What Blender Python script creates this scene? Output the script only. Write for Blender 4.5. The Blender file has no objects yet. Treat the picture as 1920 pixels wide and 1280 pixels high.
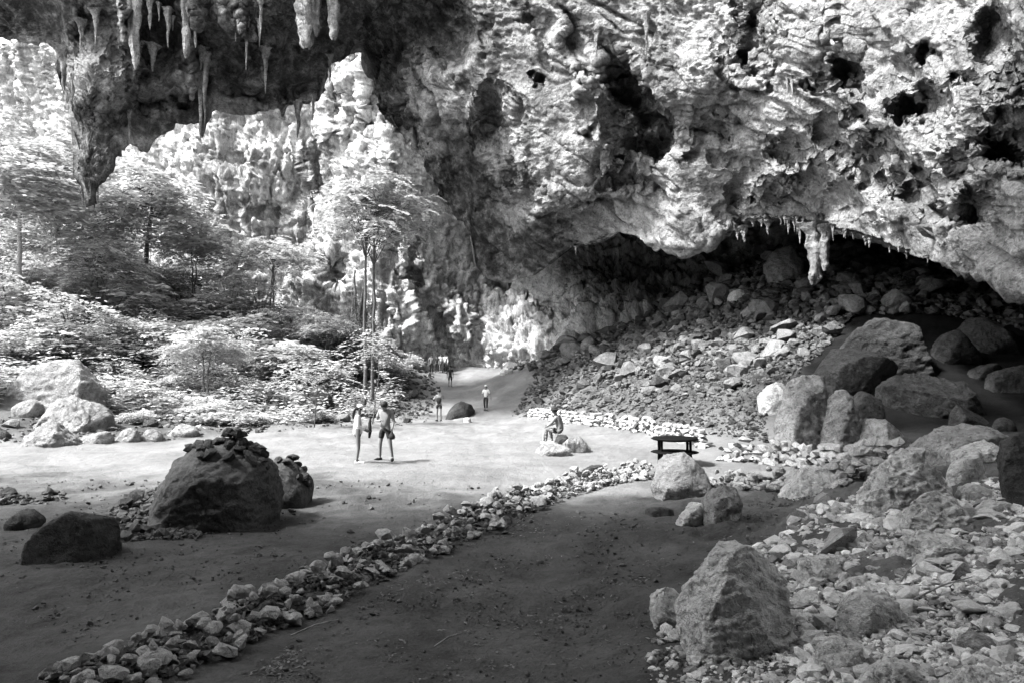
import bpy, bmesh, math, random
import numpy as np
from mathutils import Vector, Matrix

# ------------------------------------------------------------------ camera
sc = bpy.context.scene
COL = sc.collection
PITCH = math.atan(66 / 1280)
CAMZ = 2.5
cam_d = bpy.data.cameras.new('camera')
cam_d.lens = 24.0
cam_d.sensor_width = 36.0
cam_d.clip_start = 0.05
cam_d.clip_end = 600
cam = bpy.data.objects.new('camera', cam_d)
COL.objects.link(cam)
cam.location = (0, 0, CAMZ)
cam.rotation_euler = (math.radians(90) + PITCH, 0, 0)
sc.camera = cam

# ------------------------------------------------------------------ sky and sun (grey: the photograph is black and white)
SUN_DIR = Vector((-0.58, -0.24, 0.775)).normalized()
world = bpy.data.worlds.new('World')
sc.world = world
world.use_nodes = True
wn = world.node_tree.nodes
wl = world.node_tree.links
bg = wn['Background']
sky = wn.new('ShaderNodeTexSky')
sky.sky_type = 'NISHITA'
sky.sun_disc = False
sky.sun_elevation = math.asin(SUN_DIR.z)
sky.sun_rotation = math.atan2(SUN_DIR.x, SUN_DIR.y)
sky.dust_density = 3.0
bw = wn.new('ShaderNodeRGBToBW')
wl.new(sky.outputs[0], bw.inputs[0])
wl.new(bw.outputs[0], bg.inputs[0])
bg.inputs[1].default_value = 0.15
sun_d = bpy.data.lights.new('sun', 'SUN')
sun_d.energy = 2.3
sun_d.angle = math.radians(7.0)
sun_d.color = (1, 1, 1)
sun = bpy.data.objects.new('sun', sun_d)
COL.objects.link(sun)
sun.location = SUN_DIR * 80
sun.rotation_euler = (-SUN_DIR).to_track_quat('-Z', 'Y').to_euler()
vs = sc.view_settings
vs.view_transform = 'Standard'
vs.look = 'None'
vs.gamma = 1.0
vs.use_curve_mapping = False
vs.exposure = 2.55
sc.cycles.max_bounces = 8
sc.cycles.diffuse_bounces = 2
sc.cycles.glossy_bounces = 2
sc.cycles.transmission_bounces = 2
sc.cycles.use_denoising = True
sc.cycles.sample_clamp_indirect = 6.0

rng = np.random.default_rng(7)
random.seed(7)

# ------------------------------------------------------------------ noise and interpolation
_p = np.random.default_rng(11).permutation(256)
_P = np.concatenate([_p, _p, _p]).astype(np.int64)
_G = np.array([[1,1,0],[-1,1,0],[1,-1,0],[-1,-1,0],[1,0,1],[-1,0,1],[1,0,-1],[-1,0,-1],
               [0,1,1],[0,-1,1],[0,1,-1],[0,-1,-1],[1,1,0],[-1,1,0],[0,-1,1],[0,-1,-1]], float)

def perlin(p):
    p = np.asarray(p, float)
    i = np.floor(p).astype(np.int64)
    f = p - i
    i &= 255
    w = f * f * f * (f * (f * 6 - 15) + 10)
    out = np.zeros(len(p))
    for dx in (0, 1):
        wx = w[:, 0] if dx else 1 - w[:, 0]
        for dy in (0, 1):
            wy = w[:, 1] if dy else 1 - w[:, 1]
            for dz in (0, 1):
                wz = w[:, 2] if dz else 1 - w[:, 2]
                h = _P[_P[_P[(i[:, 0] + dx) & 255] + ((i[:, 1] + dy) & 255)] + ((i[:, 2] + dz) & 255)] & 15
                g = _G[h]
                out += wx * wy * wz * (g[:, 0] * (f[:, 0] - dx) + g[:, 1] * (f[:, 1] - dy) + g[:, 2] * (f[:, 2] - dz))
    return out

def fbm(p, octaves=4, gain=0.5, lac=2.03, ridged=False):
    p = np.asarray(p, float)
    a, s, out = 1.0, 1.0, np.zeros(len(p))
    for o in range(octaves):
        n = perlin(p * s + o * 17.3)
        out += a * ((1 - 2 * np.abs(n)) if ridged else n)
        a *= gain
        s *= lac
    return out

def worley(p):
    p = np.asarray(p, float)
    i = np.floor(p).astype(np.int64)
    f = p - i
    d1 = np.full(len(p), 9.0)
    for dx in (-1, 0, 1):
        for dy in (-1, 0, 1):
            for dz in (-1, 0, 1):
                a = _P[_P[_P[(i[:, 0] + dx) & 255] + ((i[:, 1] + dy) & 255)] + ((i[:, 2] + dz) & 255)]
                jx = _P[a] / 255.0; jy = _P[a + 31] / 255.0; jz = _P[a + 67] / 255.0
                d = (dx + jx - f[:, 0]) ** 2 + (dy + jy - f[:, 1]) ** 2 + (dz + jz - f[:, 2]) ** 2
                d1 = np.minimum(d1, d)
    return np.sqrt(d1)

class TPS:
    def __init__(self, pts, vals, smooth=0.0, scale=1.0):
        self.s = scale
        P = np.asarray(pts, float) / scale
        v = np.asarray(vals, float)
        n = len(P)
        K = self.k(P, P) + np.eye(n) * smooth
        Q = np.hstack([np.ones((n, 1)), P])
        A = np.zeros((n + 3, n + 3))
        A[:n, :n] = K; A[:n, n:] = Q; A[n:, :n] = Q.T
        self.w = np.linalg.solve(A, np.concatenate([v, np.zeros(3)]))
        self.P = P
    @staticmethod
    def k(a, b):
        r2 = ((a[:, None, :] - b[None, :, :]) ** 2).sum(-1)
        return np.where(r2 > 1e-12, 0.5 * r2 * np.log(np.maximum(r2, 1e-12)), 0)
    def __call__(self, q):
        q = np.asarray(q, float) / self.s
        out = np.empty(len(q))
        n = len(self.P)
        for a in range(0, len(q), 60000):
            b = q[a:a + 60000]
            out[a:a + 60000] = self.k(b, self.P) @ self.w[:n] + self.w[n] + b @ self.w[n + 1:]
        return out

def smooth01(x):
    x = np.clip(x, 0, 1)
    return x * x * (3 - 2 * x)

# ------------------------------------------------------------------ pixel of the photograph -> point at distance d
SP, CP = math.sin(PITCH), math.cos(PITCH)
def P3(px, py, d):
    px = np.asarray(px, float); py = np.asarray(py, float); d = np.asarray(d, float)
    cx = (px - 960) / 1280; cz = (640 - py) / 1280
    y = CP - cz * SP; z = SP + cz * CP
    return np.stack(np.broadcast_arrays(cx / y * d, d, CAMZ + z / y * d), -1)

# ------------------------------------------------------------------ terrain height
TP = []
for x in (-14, -8, -3, 1):
    for y in (6, 9, 13, 18, 23):
        TP.append((x, y, 0.0))
TP += [(5, 20, 0), (3.5, 15, 0), (2.6, 11, 0), (1.6, 8, 0.02), (1.2, 5.5, 0.1), (6, 24, 0), (0, 28, 0), (-6, 30, 0), (2, 34, 0), (-3, 38, 0.05),
       (2.4, 4.4, 0.5), (3.2, 3.6, 0.9), (4.5, 8, 0.75), (7, 9.5, 1.15), (9.5, 9, 1.7), (8, 6, 1.6), (3.2, 7.5, 0.4), (5.5, 12, 0.5),
       (9, 14, 0.8), (6.5, 16, 0.1), (8, 18.6, 0.02), (11, 18, 0.2), (13.5, 17, 0.4), (14, 12, 1.7), (20, 15, 1.2),
       (0, 0, 0.95), (-3, 0, 0.6), (3, 0, 1.3), (0, 3, 0.45), (-3, 3, 0.15), (-10, 0, 0.2), (10, 0, 2.2), (0, -12, 1.8), (-20, -12, 1), (20, -12, 3), (0, -30, 3), (30, 10, 3), (30, -25, 5), (-30, -25, 2),
       (-20, 14, 0), (-25, 20, 0.1), (-19, 24, 0.05), (-30, 5, 0.5)]
def addp(L):
    for px, py, d in L:
        TP.append(tuple(P3(px, py, d)))
addp([(1000, 772, 45), (910, 771, 46), (845, 726, 57), (810, 696, 66), (870, 690, 66), (1000, 682, 60), (760, 692, 66),
      (1060, 645, 56), (1230, 800, 31), (1150, 735, 42), (1200, 655, 46), (1300, 600, 44), (1400, 525, 45), (1300, 705, 36), (1400, 645, 38),
      (1500, 565, 40), (1500, 485, 47), (1600, 500, 43), (1700, 515, 41), (1850, 590, 36), (1390, 775, 27), (1300, 790, 28), (1480, 720, 29),
      (1680, 690, 30), (1600, 745, 26), (1800, 785, 24.5), (1900, 820, 21), (1900, 660, 32), (1440, 842, 21.5), (1600, 850, 20), (2050, 760, 24),
      (2000, 560, 40), (1650, 610, 35), (1550, 640, 34), (1600, 440, 52), (1300, 560, 50), (1200, 610, 52),
      (0, 830, 25.5), (300, 822, 28), (600, 806, 32), (735, 775, 46), (0, 705, 34), (200, 770, 33), (100, 795, 29), (300, 770, 36), (450, 778, 36),
      (600, 775, 40), (0, 650, 42), (300, 675, 46), (600, 690, 50), (700, 705, 54), (0, 555, 52), (300, 575, 58), (550, 600, 60), (660, 630, 60),
      (740, 675, 62), (0, 465, 70), (-300, 610, 50), (-300, 470, 70), (300, 515, 69), (-500, 700, 40), (-500, 830, 25), (-300, 400, 100), (400, 450, 95), (900, 640, 90), (1500, 480, 80)])
TP = np.array(TP)
_T = TPS(TP[:, :2], TP[:, 2], smooth=0.02, scale=20.0)
def _ground_exact(x, y):
    z = np.clip(_T(np.stack([x, y], -1)), -0.6, 26)
    n = fbm(np.stack([x * 0.35, y * 0.35, x * 0 + 3.1], -1), 3)
    return z + 0.10 * n * (0.6 + np.clip(y / 30, 0, 2))
_gx = np.arange(-150, 150.1, 0.6); _gy = np.arange(-36, 130.1, 0.6)
_gX, _gY = np.meshgrid(_gx, _gy)
_gZ = _ground_exact(_gX.ravel(), _gY.ravel()).reshape(_gX.shape)
def ground(x, y):
    x = np.atleast_1d(np.asarray(x, float)); y = np.atleast_1d(np.asarray(y, float))
    u = np.clip((x + 150) / 0.6, 0, len(_gx) - 1.001); v = np.clip((y + 36) / 0.6, 0, len(_gy) - 1.001)
    i = u.astype(int); j = v.astype(int); fu = u - i; fv = v - j
    return (_gZ[j, i] * (1 - fu) * (1 - fv) + _gZ[j, i + 1] * fu * (1 - fv) + _gZ[j + 1, i] * (1 - fu) * fv + _gZ[j + 1, i + 1] * fu * fv)
def gz(x, y):
    return float(ground(x, y)[0])
_GD = 1.6 * (110 / 1.6) ** np.linspace(0, 1, 700)
def on_ground(px, py):
    """first point of the terrain that the ray of this pixel meets"""
    p = P3(px, py, _GD)
    g = ground(p[:, 0], p[:, 1])
    k = np.nonzero(p[:, 2] <= g)[0]
    k = k[0] if len(k) else len(_GD) - 1
    return float(p[k, 0]), float(p[k, 1]), float(g[k])
def on_ground_many(px, py):
    px = np.asarray(px, float); py = np.asarray(py, float)
    lo = np.full(len(px), _GD[0]); hi = np.full(len(px), np.nan)
    for d in _GD[::5]:
        m = np.isnan(hi)
        if not m.any(): break
        idx = np.nonzero(m)[0]
        p = P3(px[idx], py[idx], d)
        hit = p[:, 2] <= ground(p[:, 0], p[:, 1])
        hi[idx[hit]] = d
        lo[idx[~hit]] = d
    hi = np.where(np.isnan(hi), 75, hi)
    for _ in range(9):
        m = 0.5 * (lo + hi)
        p = P3(px, py, m)
        hit = p[:, 2] <= ground(p[:, 0], p[:, 1])
        hi = np.where(hit, m, hi); lo = np.where(hit, lo, m)
    p = P3(px, py, hi)
    p[:, 2] = ground(p[:, 0], p[:, 1])
    return p

# ------------------------------------------------------------------ materials
def new_mat(name):
    m = bpy.data.materials.new(name)
    m.use_nodes = True
    nt = m.node_tree
    b = nt.nodes['Principled BSDF']
    b.inputs['Specular IOR Level'].default_value = 0.15
    b.inputs['Roughness'].default_value = 0.9
    return m, nt, b
def node(nt, t, **kw):
    n = nt.nodes.new(t)
    for k, v in kw.items():
        if k.startswith('i_'):
            n.inputs[k[2:].replace('_', ' ')].default_value = v
        else:
            setattr(n, k, v)
    return n
def ramp(nt, src, a, b, va, vb):
    r = node(nt, 'ShaderNodeMapRange')
    r.inputs['From Min'].default_value = a; r.inputs['From Max'].default_value = b
    r.inputs['To Min'].default_value = va; r.inputs['To Max'].default_value = vb
    nt.links.new(src, r.inputs['Value'])
    return r.outputs[0]
def mathn(nt, op, a, b=None):
    n = node(nt, 'ShaderNodeMath', operation=op)
    for k, v in ((0, a), (1, b)):
        if v is None: continue
        if isinstance(v, (int, float)): n.inputs[k].default_value = v
        else: nt.links.new(v, n.inputs[k])
    return n.outputs[0]
def rock_mat(name, light, dark, scale=1.0, bump=0.6, pits=0.5, coords='world', stretch=1.0, stain_shade_attr=None, rand=0.0, stain_shade=0.5, speck=0.45, island=0.0, streak=0.0):
    m, nt, b = new_mat(name)
    L = nt.links
    if coords == 'world':
        co = node(nt, 'ShaderNodeNewGeometry').outputs['Position']
    else:
        co = node(nt, 'ShaderNodeTexCoord').outputs['Object']
    mp = node(nt, 'ShaderNodeMapping'); mp.inputs['Scale'].default_value = (scale, scale, scale * stretch)
    L.new(co, mp.inputs[0])
    v = mp.outputs[0]
    def noise(s, det=6, rough=0.6, dist=0.0):
        n = node(nt, 'ShaderNodeTexNoise'); n.inputs['Scale'].default_value = s; n.inputs['Detail'].default_value = det
        n.inputs['Roughness'].default_value = rough; n.inputs['Distortion'].default_value = dist
        L.new(v, n.inputs['Vector']); return n.outputs[0]
    big = noise(0.25, 5, 0.6, 0.6)
    mid = noise(1.6, 6, 0.65, 0.3)
    fine = noise(9.0, 5, 0.7)
    tiny = noise(34.0, 3, 0.7)
    vo = node(nt, 'ShaderNodeTexVoronoi'); vo.inputs['Scale'].default_value = 5.0; L.new(v, vo.inputs['Vector'])
    vo2 = node(nt, 'ShaderNodeTexVoronoi'); vo2.inputs['Scale'].default_value = 1.9; L.new(v, vo2.inputs['Vector'])
    pit = ramp(nt, vo.outputs['Distance'], 0.0, 0.45, 0.0, 1.0)
    pit2 = ramp(nt, vo2.outputs['Distance'], 0.0, 0.5, 0.0, 1.0)
    t = mathn(nt, 'ADD', ramp(nt, mid, 0.32, 0.68, 0, 0.55), ramp(nt, fine, 0.3, 0.7, 0, 0.45))
    st = ramp(nt, big, 0.38, 0.62, 1 - stain_shade, 1.0)
    t = mathn(nt, 'MULTIPLY', t, st)
    if stain_shade_attr:
        at = node(nt, 'ShaderNodeAttribute', attribute_name=stain_shade_attr)
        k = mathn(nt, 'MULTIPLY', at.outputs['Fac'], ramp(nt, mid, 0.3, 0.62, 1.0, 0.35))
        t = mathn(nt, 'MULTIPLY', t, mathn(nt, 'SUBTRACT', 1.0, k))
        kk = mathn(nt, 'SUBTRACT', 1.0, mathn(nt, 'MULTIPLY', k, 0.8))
    if rand:
        oi = node(nt, 'ShaderNodeObjectInfo')
        t = mathn(nt, 'MULTIPLY', t, ramp(nt, oi.outputs['Random'], 0, 1, 1 - rand, 1 + rand * 0.4))
    col = ramp(nt, t, 0.12, 0.88, dark, light)
    if island:
        gi = node(nt, 'ShaderNodeNewGeometry')
        col = mathn(nt, 'MULTIPLY', col, ramp(nt, gi.outputs['Random Per Island'], 0, 1, 1 - island, 1.1))
    spk = noise(5.5, 3, 0.75, 0.8)
    col = mathn(nt, 'MULTIPLY', col, ramp(nt, spk, 0.34, 0.46, speck, 1.0))
    if streak:
        m2 = node(nt, 'ShaderNodeMapping'); m2.inputs['Scale'].default_value = (1.0, 1.0, 0.09); L.new(co, m2.inputs[0])
        sn = node(nt, 'ShaderNodeTexNoise'); sn.inputs['Scale'].default_value = 0.55; sn.inputs['Detail'].default_value = 5; sn.inputs['Roughness'].default_value = 0.62; sn.inputs['Distortion'].default_value = 0.5
        L.new(m2.outputs[0], sn.inputs['Vector'])
        col = mathn(nt, 'MULTIPLY', col, ramp(nt, sn.outputs[0], 0.36, 0.5, 1 - streak, 1.0))
    if stain_shade_attr: col = mathn(nt, 'MULTIPLY', col, kk)
    L.new(col, b.inputs['Base Color'])
    h = mathn(nt, 'ADD', mathn(nt, 'MULTIPLY', mid, 1.2), mathn(nt, 'MULTIPLY', fine, 0.45))
    h = mathn(nt, 'ADD', h, mathn(nt, 'MULTIPLY', tiny, 0.12))
    h = mathn(nt, 'ADD', h, mathn(nt, 'MULTIPLY', pit, 0.22 * pits))
    h = mathn(nt, 'ADD', h, mathn(nt, 'MULTIPLY', pit2, 0.5 * pits))
    bp = node(nt, 'ShaderNodeBump'); bp.inputs['Strength'].default_value = bump; bp.inputs['Distance'].default_value = 0.35 / scale
    L.new(h, bp.inputs['Height']); L.new(bp.outputs[0], b.inputs['Normal'])
    return m
def plain_mat(name, v, rough=0.8, var=0.25, scale=30.0, spec=0.2, metal=0.0):
    m, nt, b = new_mat(name)
    co = node(nt, 'ShaderNodeTexCoord').outputs['Object']
    n = node(nt, 'ShaderNodeTexNoise'); n.inputs['Scale'].default_value = scale; n.inputs['Detail'].default_value = 4
    nt.links.new(co, n.inputs['Vector'])
    nt.links.new(ramp(nt, n.outputs[0], 0.3, 0.7, v * (1 - var), v * (1 + var)), b.inputs['Base Color'])
    b.inputs['Roughness'].default_value = rough
    b.inputs['Specular IOR Level'].default_value = spec
    b.inputs['Metallic'].default_value = metal
    return m
def leaf_mat(name, lo, hi):
    m, nt, b = new_mat(name)
    geo = node(nt, 'ShaderNodeNewGeometry')
    col = ramp(nt, geo.outputs['Random Per Island'], 0, 1, lo, hi)
    nt.links.new(col, b.inputs['Base Color'])
    b.inputs['Roughness'].default_value = 0.55
    b.inputs['Specular IOR Level'].default_value = 0.35
    tr = node(nt, 'ShaderNodeBsdfTranslucent'); nt.links.new(col, tr.inputs[0])
    mx = node(nt, 'ShaderNodeMixShader'); mx.inputs[0].default_value = 0.42
    out = nt.nodes['Material Output']
    nt.links.new(b.outputs[0], mx.inputs[1]); nt.links.new(tr.outputs[0], mx.inputs[2]); nt.links.new(mx.outputs[0], out.inputs[0])
    return m

M = {}
M['wall'] = rock_mat('cave limestone', 0.50, 0.12, 1.0, 0.9, 0.8, stain_shade_attr='stain_shade', stain_shade=0.4, streak=0.5)
M['flow'] = rock_mat('flowstone', 0.88, 0.3, 1.1, 1.0, 0.5, stretch=0.5, stain_shade_attr='stain_shade', stain_shade=0.45, streak=0.55)
M['ceil'] = rock_mat('ceiling limestone', 0.4, 0.1, 1.0, 0.8, 0.8)
M['boulder'] = rock_mat('boulder limestone', 0.46, 0.14, 1.6, 0.9, 0.6, coords='object', rand=0.15, stain_shade=0.35)
M['pitted'] = rock_mat('pitted pale limestone', 0.86, 0.34, 2.2, 1.0, 1.0, coords='object', stain_shade=0.25)
M['dark_rock'] = rock_mat('dark weathered rock', 0.10, 0.025, 1.6, 0.8, 0.5, coords='object', stain_shade=0.4)
M['mound'] = rock_mat('dull calcite mound', 0.12, 0.04, 2.0, 0.5, 0.3, coords='object', stain_shade=0.3)
M['stone'] = rock_mat('loose limestone', 0.86, 0.46, 5.0, 0.6, 0.3, coords='object', rand=0.6, stain_shade=0.3, speck=0.7)
M['scree'] = rock_mat('scree limestone', 0.27, 0.08, 3.0, 0.7, 0.4, coords='object', rand=0.4, stain_shade=0.3)
M['scree_fine'] = rock_mat('fine scree limestone', 0.23, 0.06, 2.0, 0.7, 0.3, stain_shade=0.3, island=0.7)
M['dull_stone'] = rock_mat('dull dark stone', 0.10, 0.03, 5.0, 0.7, 0.4, coords='object', rand=0.3)
M['gravel'] = rock_mat('gravel limestone', 0.86, 0.42, 4.0, 0.5, 0.3, stain_shade=0.3, island=0.75)
M['wall_stone'] = rock_mat('wall limestone', 0.58, 0.24, 4.0, 0.7, 0.4, coords='object', rand=0.35, stain_shade=0.3)
M['inner'] = rock_mat('boulder with painted shade', 0.12, 0.035, 1.6, 0.9, 0.5, coords='object', stain_shade=0.4)  # boulder limestone with the shade of the recess put into its colour
M['leaf'] = leaf_mat('pale leaf', 0.24, 0.6)
M['leaf_mid'] = leaf_mat('mid leaf', 0.10, 0.34)
M['leaf_dark'] = leaf_mat('dark leaf', 0.05, 0.16)
M['bark'] = plain_mat('bark', 0.09, 0.9, 0.5, 12)
M['bark_pale'] = plain_mat('pale bark', 0.32, 0.9, 0.35, 12)
M['litter'] = leaf_mat('dry leaf', 0.05, 0.22)
M['black_paint'] = plain_mat('black paint', 0.006, 0.75, 0.2, 20, 0.05)
M['skin'] = plain_mat('skin', 0.16, 0.6, 0.06, 8)
M['white_cloth'] = plain_mat('white cloth', 0.55, 0.9, 0.08, 14)
M['grey_cloth'] = plain_mat('grey cloth', 0.2, 0.9, 0.1, 14)
M['dark_cloth'] = plain_mat('dark cloth', 0.025, 0.9, 0.2, 14)
M['print_cloth'] = plain_mat('patterned cloth', 0.14, 0.9, 0.85, 16)
M['hair'] = plain_mat('dark hair', 0.015, 0.6, 0.2, 40)
M['wood'] = plain_mat('weathered wood', 0.22, 0.9, 0.4, 18)
M['plastic'] = plain_mat('bottle plastic', 0.3, 0.3, 0.1, 30)

def soil_mat():
    m, nt, b = new_mat('packed cave soil')
    L = nt.links
    co = node(nt, 'ShaderNodeNewGeometry').outputs['Position']
    def noise(s, det=6, rough=0.6, dist=0.0):
        n = node(nt, 'ShaderNodeTexNoise'); n.inputs['Scale'].default_value = s; n.inputs['Detail'].default_value = det
        n.inputs['Roughness'].default_value = rough; n.inputs['Distortion'].default_value = dist
        L.new(co, n.inputs['Vector']); return n.outputs[0]
    big = noise(0.45, 5, 0.6, 0.5); mid = noise(3.2, 6, 0.7); fine = noise(22, 4, 0.7)
    vo = node(nt, 'ShaderNodeTexVoronoi'); vo.inputs['Scale'].default_value = 16; L.new(co, vo.inputs['Vector'])
    speck = ramp(nt, vo.outputs['Distance'], 0.06, 0.14, 1.0, 0.0)
    spot = node(nt, 'ShaderNodeTexNoise'); spot.inputs['Scale'].default_value = 2.1; L.new(co, spot.inputs['Vector'])
    speck = mathn(nt, 'MULTIPLY', speck, ramp(nt, spot.outputs[0], 0.52, 0.66, 0, 1))
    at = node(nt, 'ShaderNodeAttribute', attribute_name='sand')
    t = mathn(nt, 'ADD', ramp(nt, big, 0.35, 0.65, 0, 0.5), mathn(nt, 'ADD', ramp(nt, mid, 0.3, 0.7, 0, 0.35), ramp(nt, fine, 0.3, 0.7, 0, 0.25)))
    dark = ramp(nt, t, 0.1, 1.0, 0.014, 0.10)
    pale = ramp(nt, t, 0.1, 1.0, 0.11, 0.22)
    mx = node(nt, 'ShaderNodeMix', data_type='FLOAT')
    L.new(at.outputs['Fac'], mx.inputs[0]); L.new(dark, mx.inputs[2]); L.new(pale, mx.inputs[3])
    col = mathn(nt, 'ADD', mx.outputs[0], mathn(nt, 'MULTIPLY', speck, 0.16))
    shade_at = node(nt, 'ShaderNodeAttribute', attribute_name='recess_shade')
    col = mathn(nt, 'MULTIPLY', col, ramp(nt, shade_at.outputs['Fac'], 0, 1, 1.0, 0.14))  # soil colour multiplied down by the painted recess shade
    L.new(col, b.inputs['Base Color'])
    h = mathn(nt, 'ADD', mathn(nt, 'MULTIPLY', mid, 0.5), mathn(nt, 'MULTIPLY', fine, 0.25))
    h = mathn(nt, 'ADD', h, mathn(nt, 'MULTIPLY', speck, 0.12))
    bp = node(nt, 'ShaderNodeBump'); bp.inputs['Strength'].default_value = 0.9; bp.inputs['Distance'].default_value = 0.2
    L.new(h, bp.inputs['Height']); L.new(bp.outputs[0], b.inputs['Normal'])
    return m
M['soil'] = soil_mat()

# ------------------------------------------------------------------ object helpers
def mesh_np(name, V, F, smooth=True):
    """V (n,3), F (m,k) of one polygon size"""
    V = np.asarray(V, np.float32); F = np.asarray(F, np.int32)
    me = bpy.data.meshes.new(name)
    me.vertices.add(len(V)); me.vertices.foreach_set('co', V.ravel())
    k = F.shape[1]
    me.loops.add(F.size); me.loops.foreach_set('vertex_index', F.ravel())
    me.polygons.add(len(F))
    me.polygons.foreach_set('loop_start', np.arange(0, F.size, k, dtype=np.int32))
    me.polygons.foreach_set('loop_total', np.full(len(F), k, np.int32))
    me.polygons.foreach_set('use_smooth', np.full(len(F), smooth, bool))
    me.update(calc_edges=True)
    me.validate()
    return me
def link(name, me, mat=None, parent=None, loc=None, rot=None, scale=None):
    o = bpy.data.objects.new(name, me)
    COL.objects.link(o)
    if mat is not None and me is not None and not len(me.materials):
        me.materials.append(mat)
    if parent is not None: o.parent = parent
    if loc is not None: o.location = loc
    if rot is not None: o.rotation_euler = rot
    if scale is not None: o.scale = scale
    return o
def tag(o, label=None, cat=None, group=None, kind=None):
    if label: o['label'] = label
    if cat: o['category'] = cat
    if group: o['group'] = group
    if kind: o['kind'] = kind
    return o
def grid_faces(nr, nc):
    i = np.arange(nr * nc).reshape(nr, nc)
    return np.stack([i[:-1, :-1].ravel(), i[:-1, 1:].ravel(), i[1:, 1:].ravel(), i[1:, :-1].ravel()], -1)
def set_attr(me, name, vals):
    a = me.attributes.new(name, 'FLOAT', 'POINT')
    a.data.foreach_set('value', np.asarray(vals, np.float32))
def grid_normals(P, nr, nc):
    G = P.reshape(nr, nc, 3)
    N = np.cross(np.gradient(G, axis=1), np.gradient(G, axis=0)).reshape(-1, 3)
    return N / np.maximum(np.linalg.norm(N, axis=1, keepdims=True), 1e-9)

# ------------------------------------------------------------------ ground
def build_ground():
    ys = np.concatenate([np.linspace(-32, 1.0, 34), 1.0 * (125 / 1.0) ** np.linspace(0, 1, 560)[1:]])
    us = np.concatenate([np.linspace(-2.6, -0.95, 60), np.linspace(-0.95, 0.95, 560)[1:], np.linspace(0.95, 2.6, 60)[1:]])
    w = np.sqrt(ys ** 2 + 9)
    X = us[None, :] * w[:, None]; Y = np.repeat(ys[:, None], len(us), 1)
    x, y = X.ravel(), Y.ravel()
    z = ground(x, y)
    q = np.stack([x, y, x * 0], -1)
    rough = 0.35 + 0.9 * smooth01((x - 1.8) / 2) * smooth01((16 - y) / 4) + 0.5 * smooth01((y - 26) / 8)
    z += 0.07 * fbm(q * 1.1, 4) * rough * 1.4 + 0.035 * fbm(q * 5.0 + 5, 4, 0.6) * rough - 0.03 * (1 - smooth01(worley(q * 1.6 + 0.3 * perlin(q * 3)[:, None]) / 0.4)) * smooth01((30 - y) / 10)
    # dark soil near the camera, pale farther back, with a ragged edge
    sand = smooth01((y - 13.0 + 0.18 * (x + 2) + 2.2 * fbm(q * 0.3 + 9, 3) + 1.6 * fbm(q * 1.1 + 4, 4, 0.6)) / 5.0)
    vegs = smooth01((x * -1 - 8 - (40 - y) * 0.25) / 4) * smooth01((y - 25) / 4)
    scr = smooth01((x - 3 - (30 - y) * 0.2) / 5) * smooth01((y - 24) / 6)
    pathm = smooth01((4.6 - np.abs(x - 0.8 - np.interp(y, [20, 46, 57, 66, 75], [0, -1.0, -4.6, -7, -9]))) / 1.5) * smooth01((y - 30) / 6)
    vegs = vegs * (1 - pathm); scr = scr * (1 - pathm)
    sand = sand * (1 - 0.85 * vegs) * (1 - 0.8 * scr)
    sand = sand * (1 - smooth01((x - 9.5) / 2) * smooth01((y - 17.5) / 2))  # pale soil removed at the recess, extending its painted shade
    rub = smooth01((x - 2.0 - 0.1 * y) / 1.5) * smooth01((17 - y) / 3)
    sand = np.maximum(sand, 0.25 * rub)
    me = mesh_np('ground', np.stack([x, y, z], -1), grid_faces(len(ys), len(us)))
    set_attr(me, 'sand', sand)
    recess_shade = smooth01((x - 11.0 + 1.5 * fbm(q * 0.4 + 2, 2)) / 4) * smooth01((y - 20) / 4) * smooth01((44 - y) / 6)  # shade of the right recess, put into the soil colour
    set_attr(me, 'recess_shade', recess_shade)
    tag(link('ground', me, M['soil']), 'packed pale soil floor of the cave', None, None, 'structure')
build_ground()

# ------------------------------------------------------------------ main cave wall with the rock bridge at the upper left
EDGE = np.array([(-900, 40), (-300, 55), (0, 72), (60, 78), (104, 84), (112, 160), (128, 200), (143, 215), (147, 320), (160, 345), (169, 388), (180, 345), (205, 322),
    (212, 296), (240, 270), (275, 283), (285, 262), (310, 248), (328, 232), (350, 236), (372, 228), (380, 264), (390, 228), (402, 206), (440, 216), (480, 210), (522, 205), (530, 225), (538, 204),
    (600, 188), (610, 150), (616, 122), (640, 116), (664, 96), (682, 92), (690, 120), (706, 165), (722, 205), (748, 250), (772, 262), (800, 330), (830, 372), (858, 410), (880, 440),
    (888, 500), (905, 520), (950, 530), (1000, 520), (1040, 492), (1070, 470), (1120, 464), (1142, 452), (1160, 440), (1200, 450), (1230, 468), (1285, 476), (1340, 464), (1380, 440), (1410, 422),
    (1480, 412), (1560, 430), (1640, 456), (1720, 482), (1800, 502), (1860, 520), (1920, 536), (2300, 640), (2900, 760)], float)
TOPC = np.array([(-900, -60), (500, -60), (700, -60), (860, -110), (960, -330), (1200, -520), (2900, -560)], float)
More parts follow.
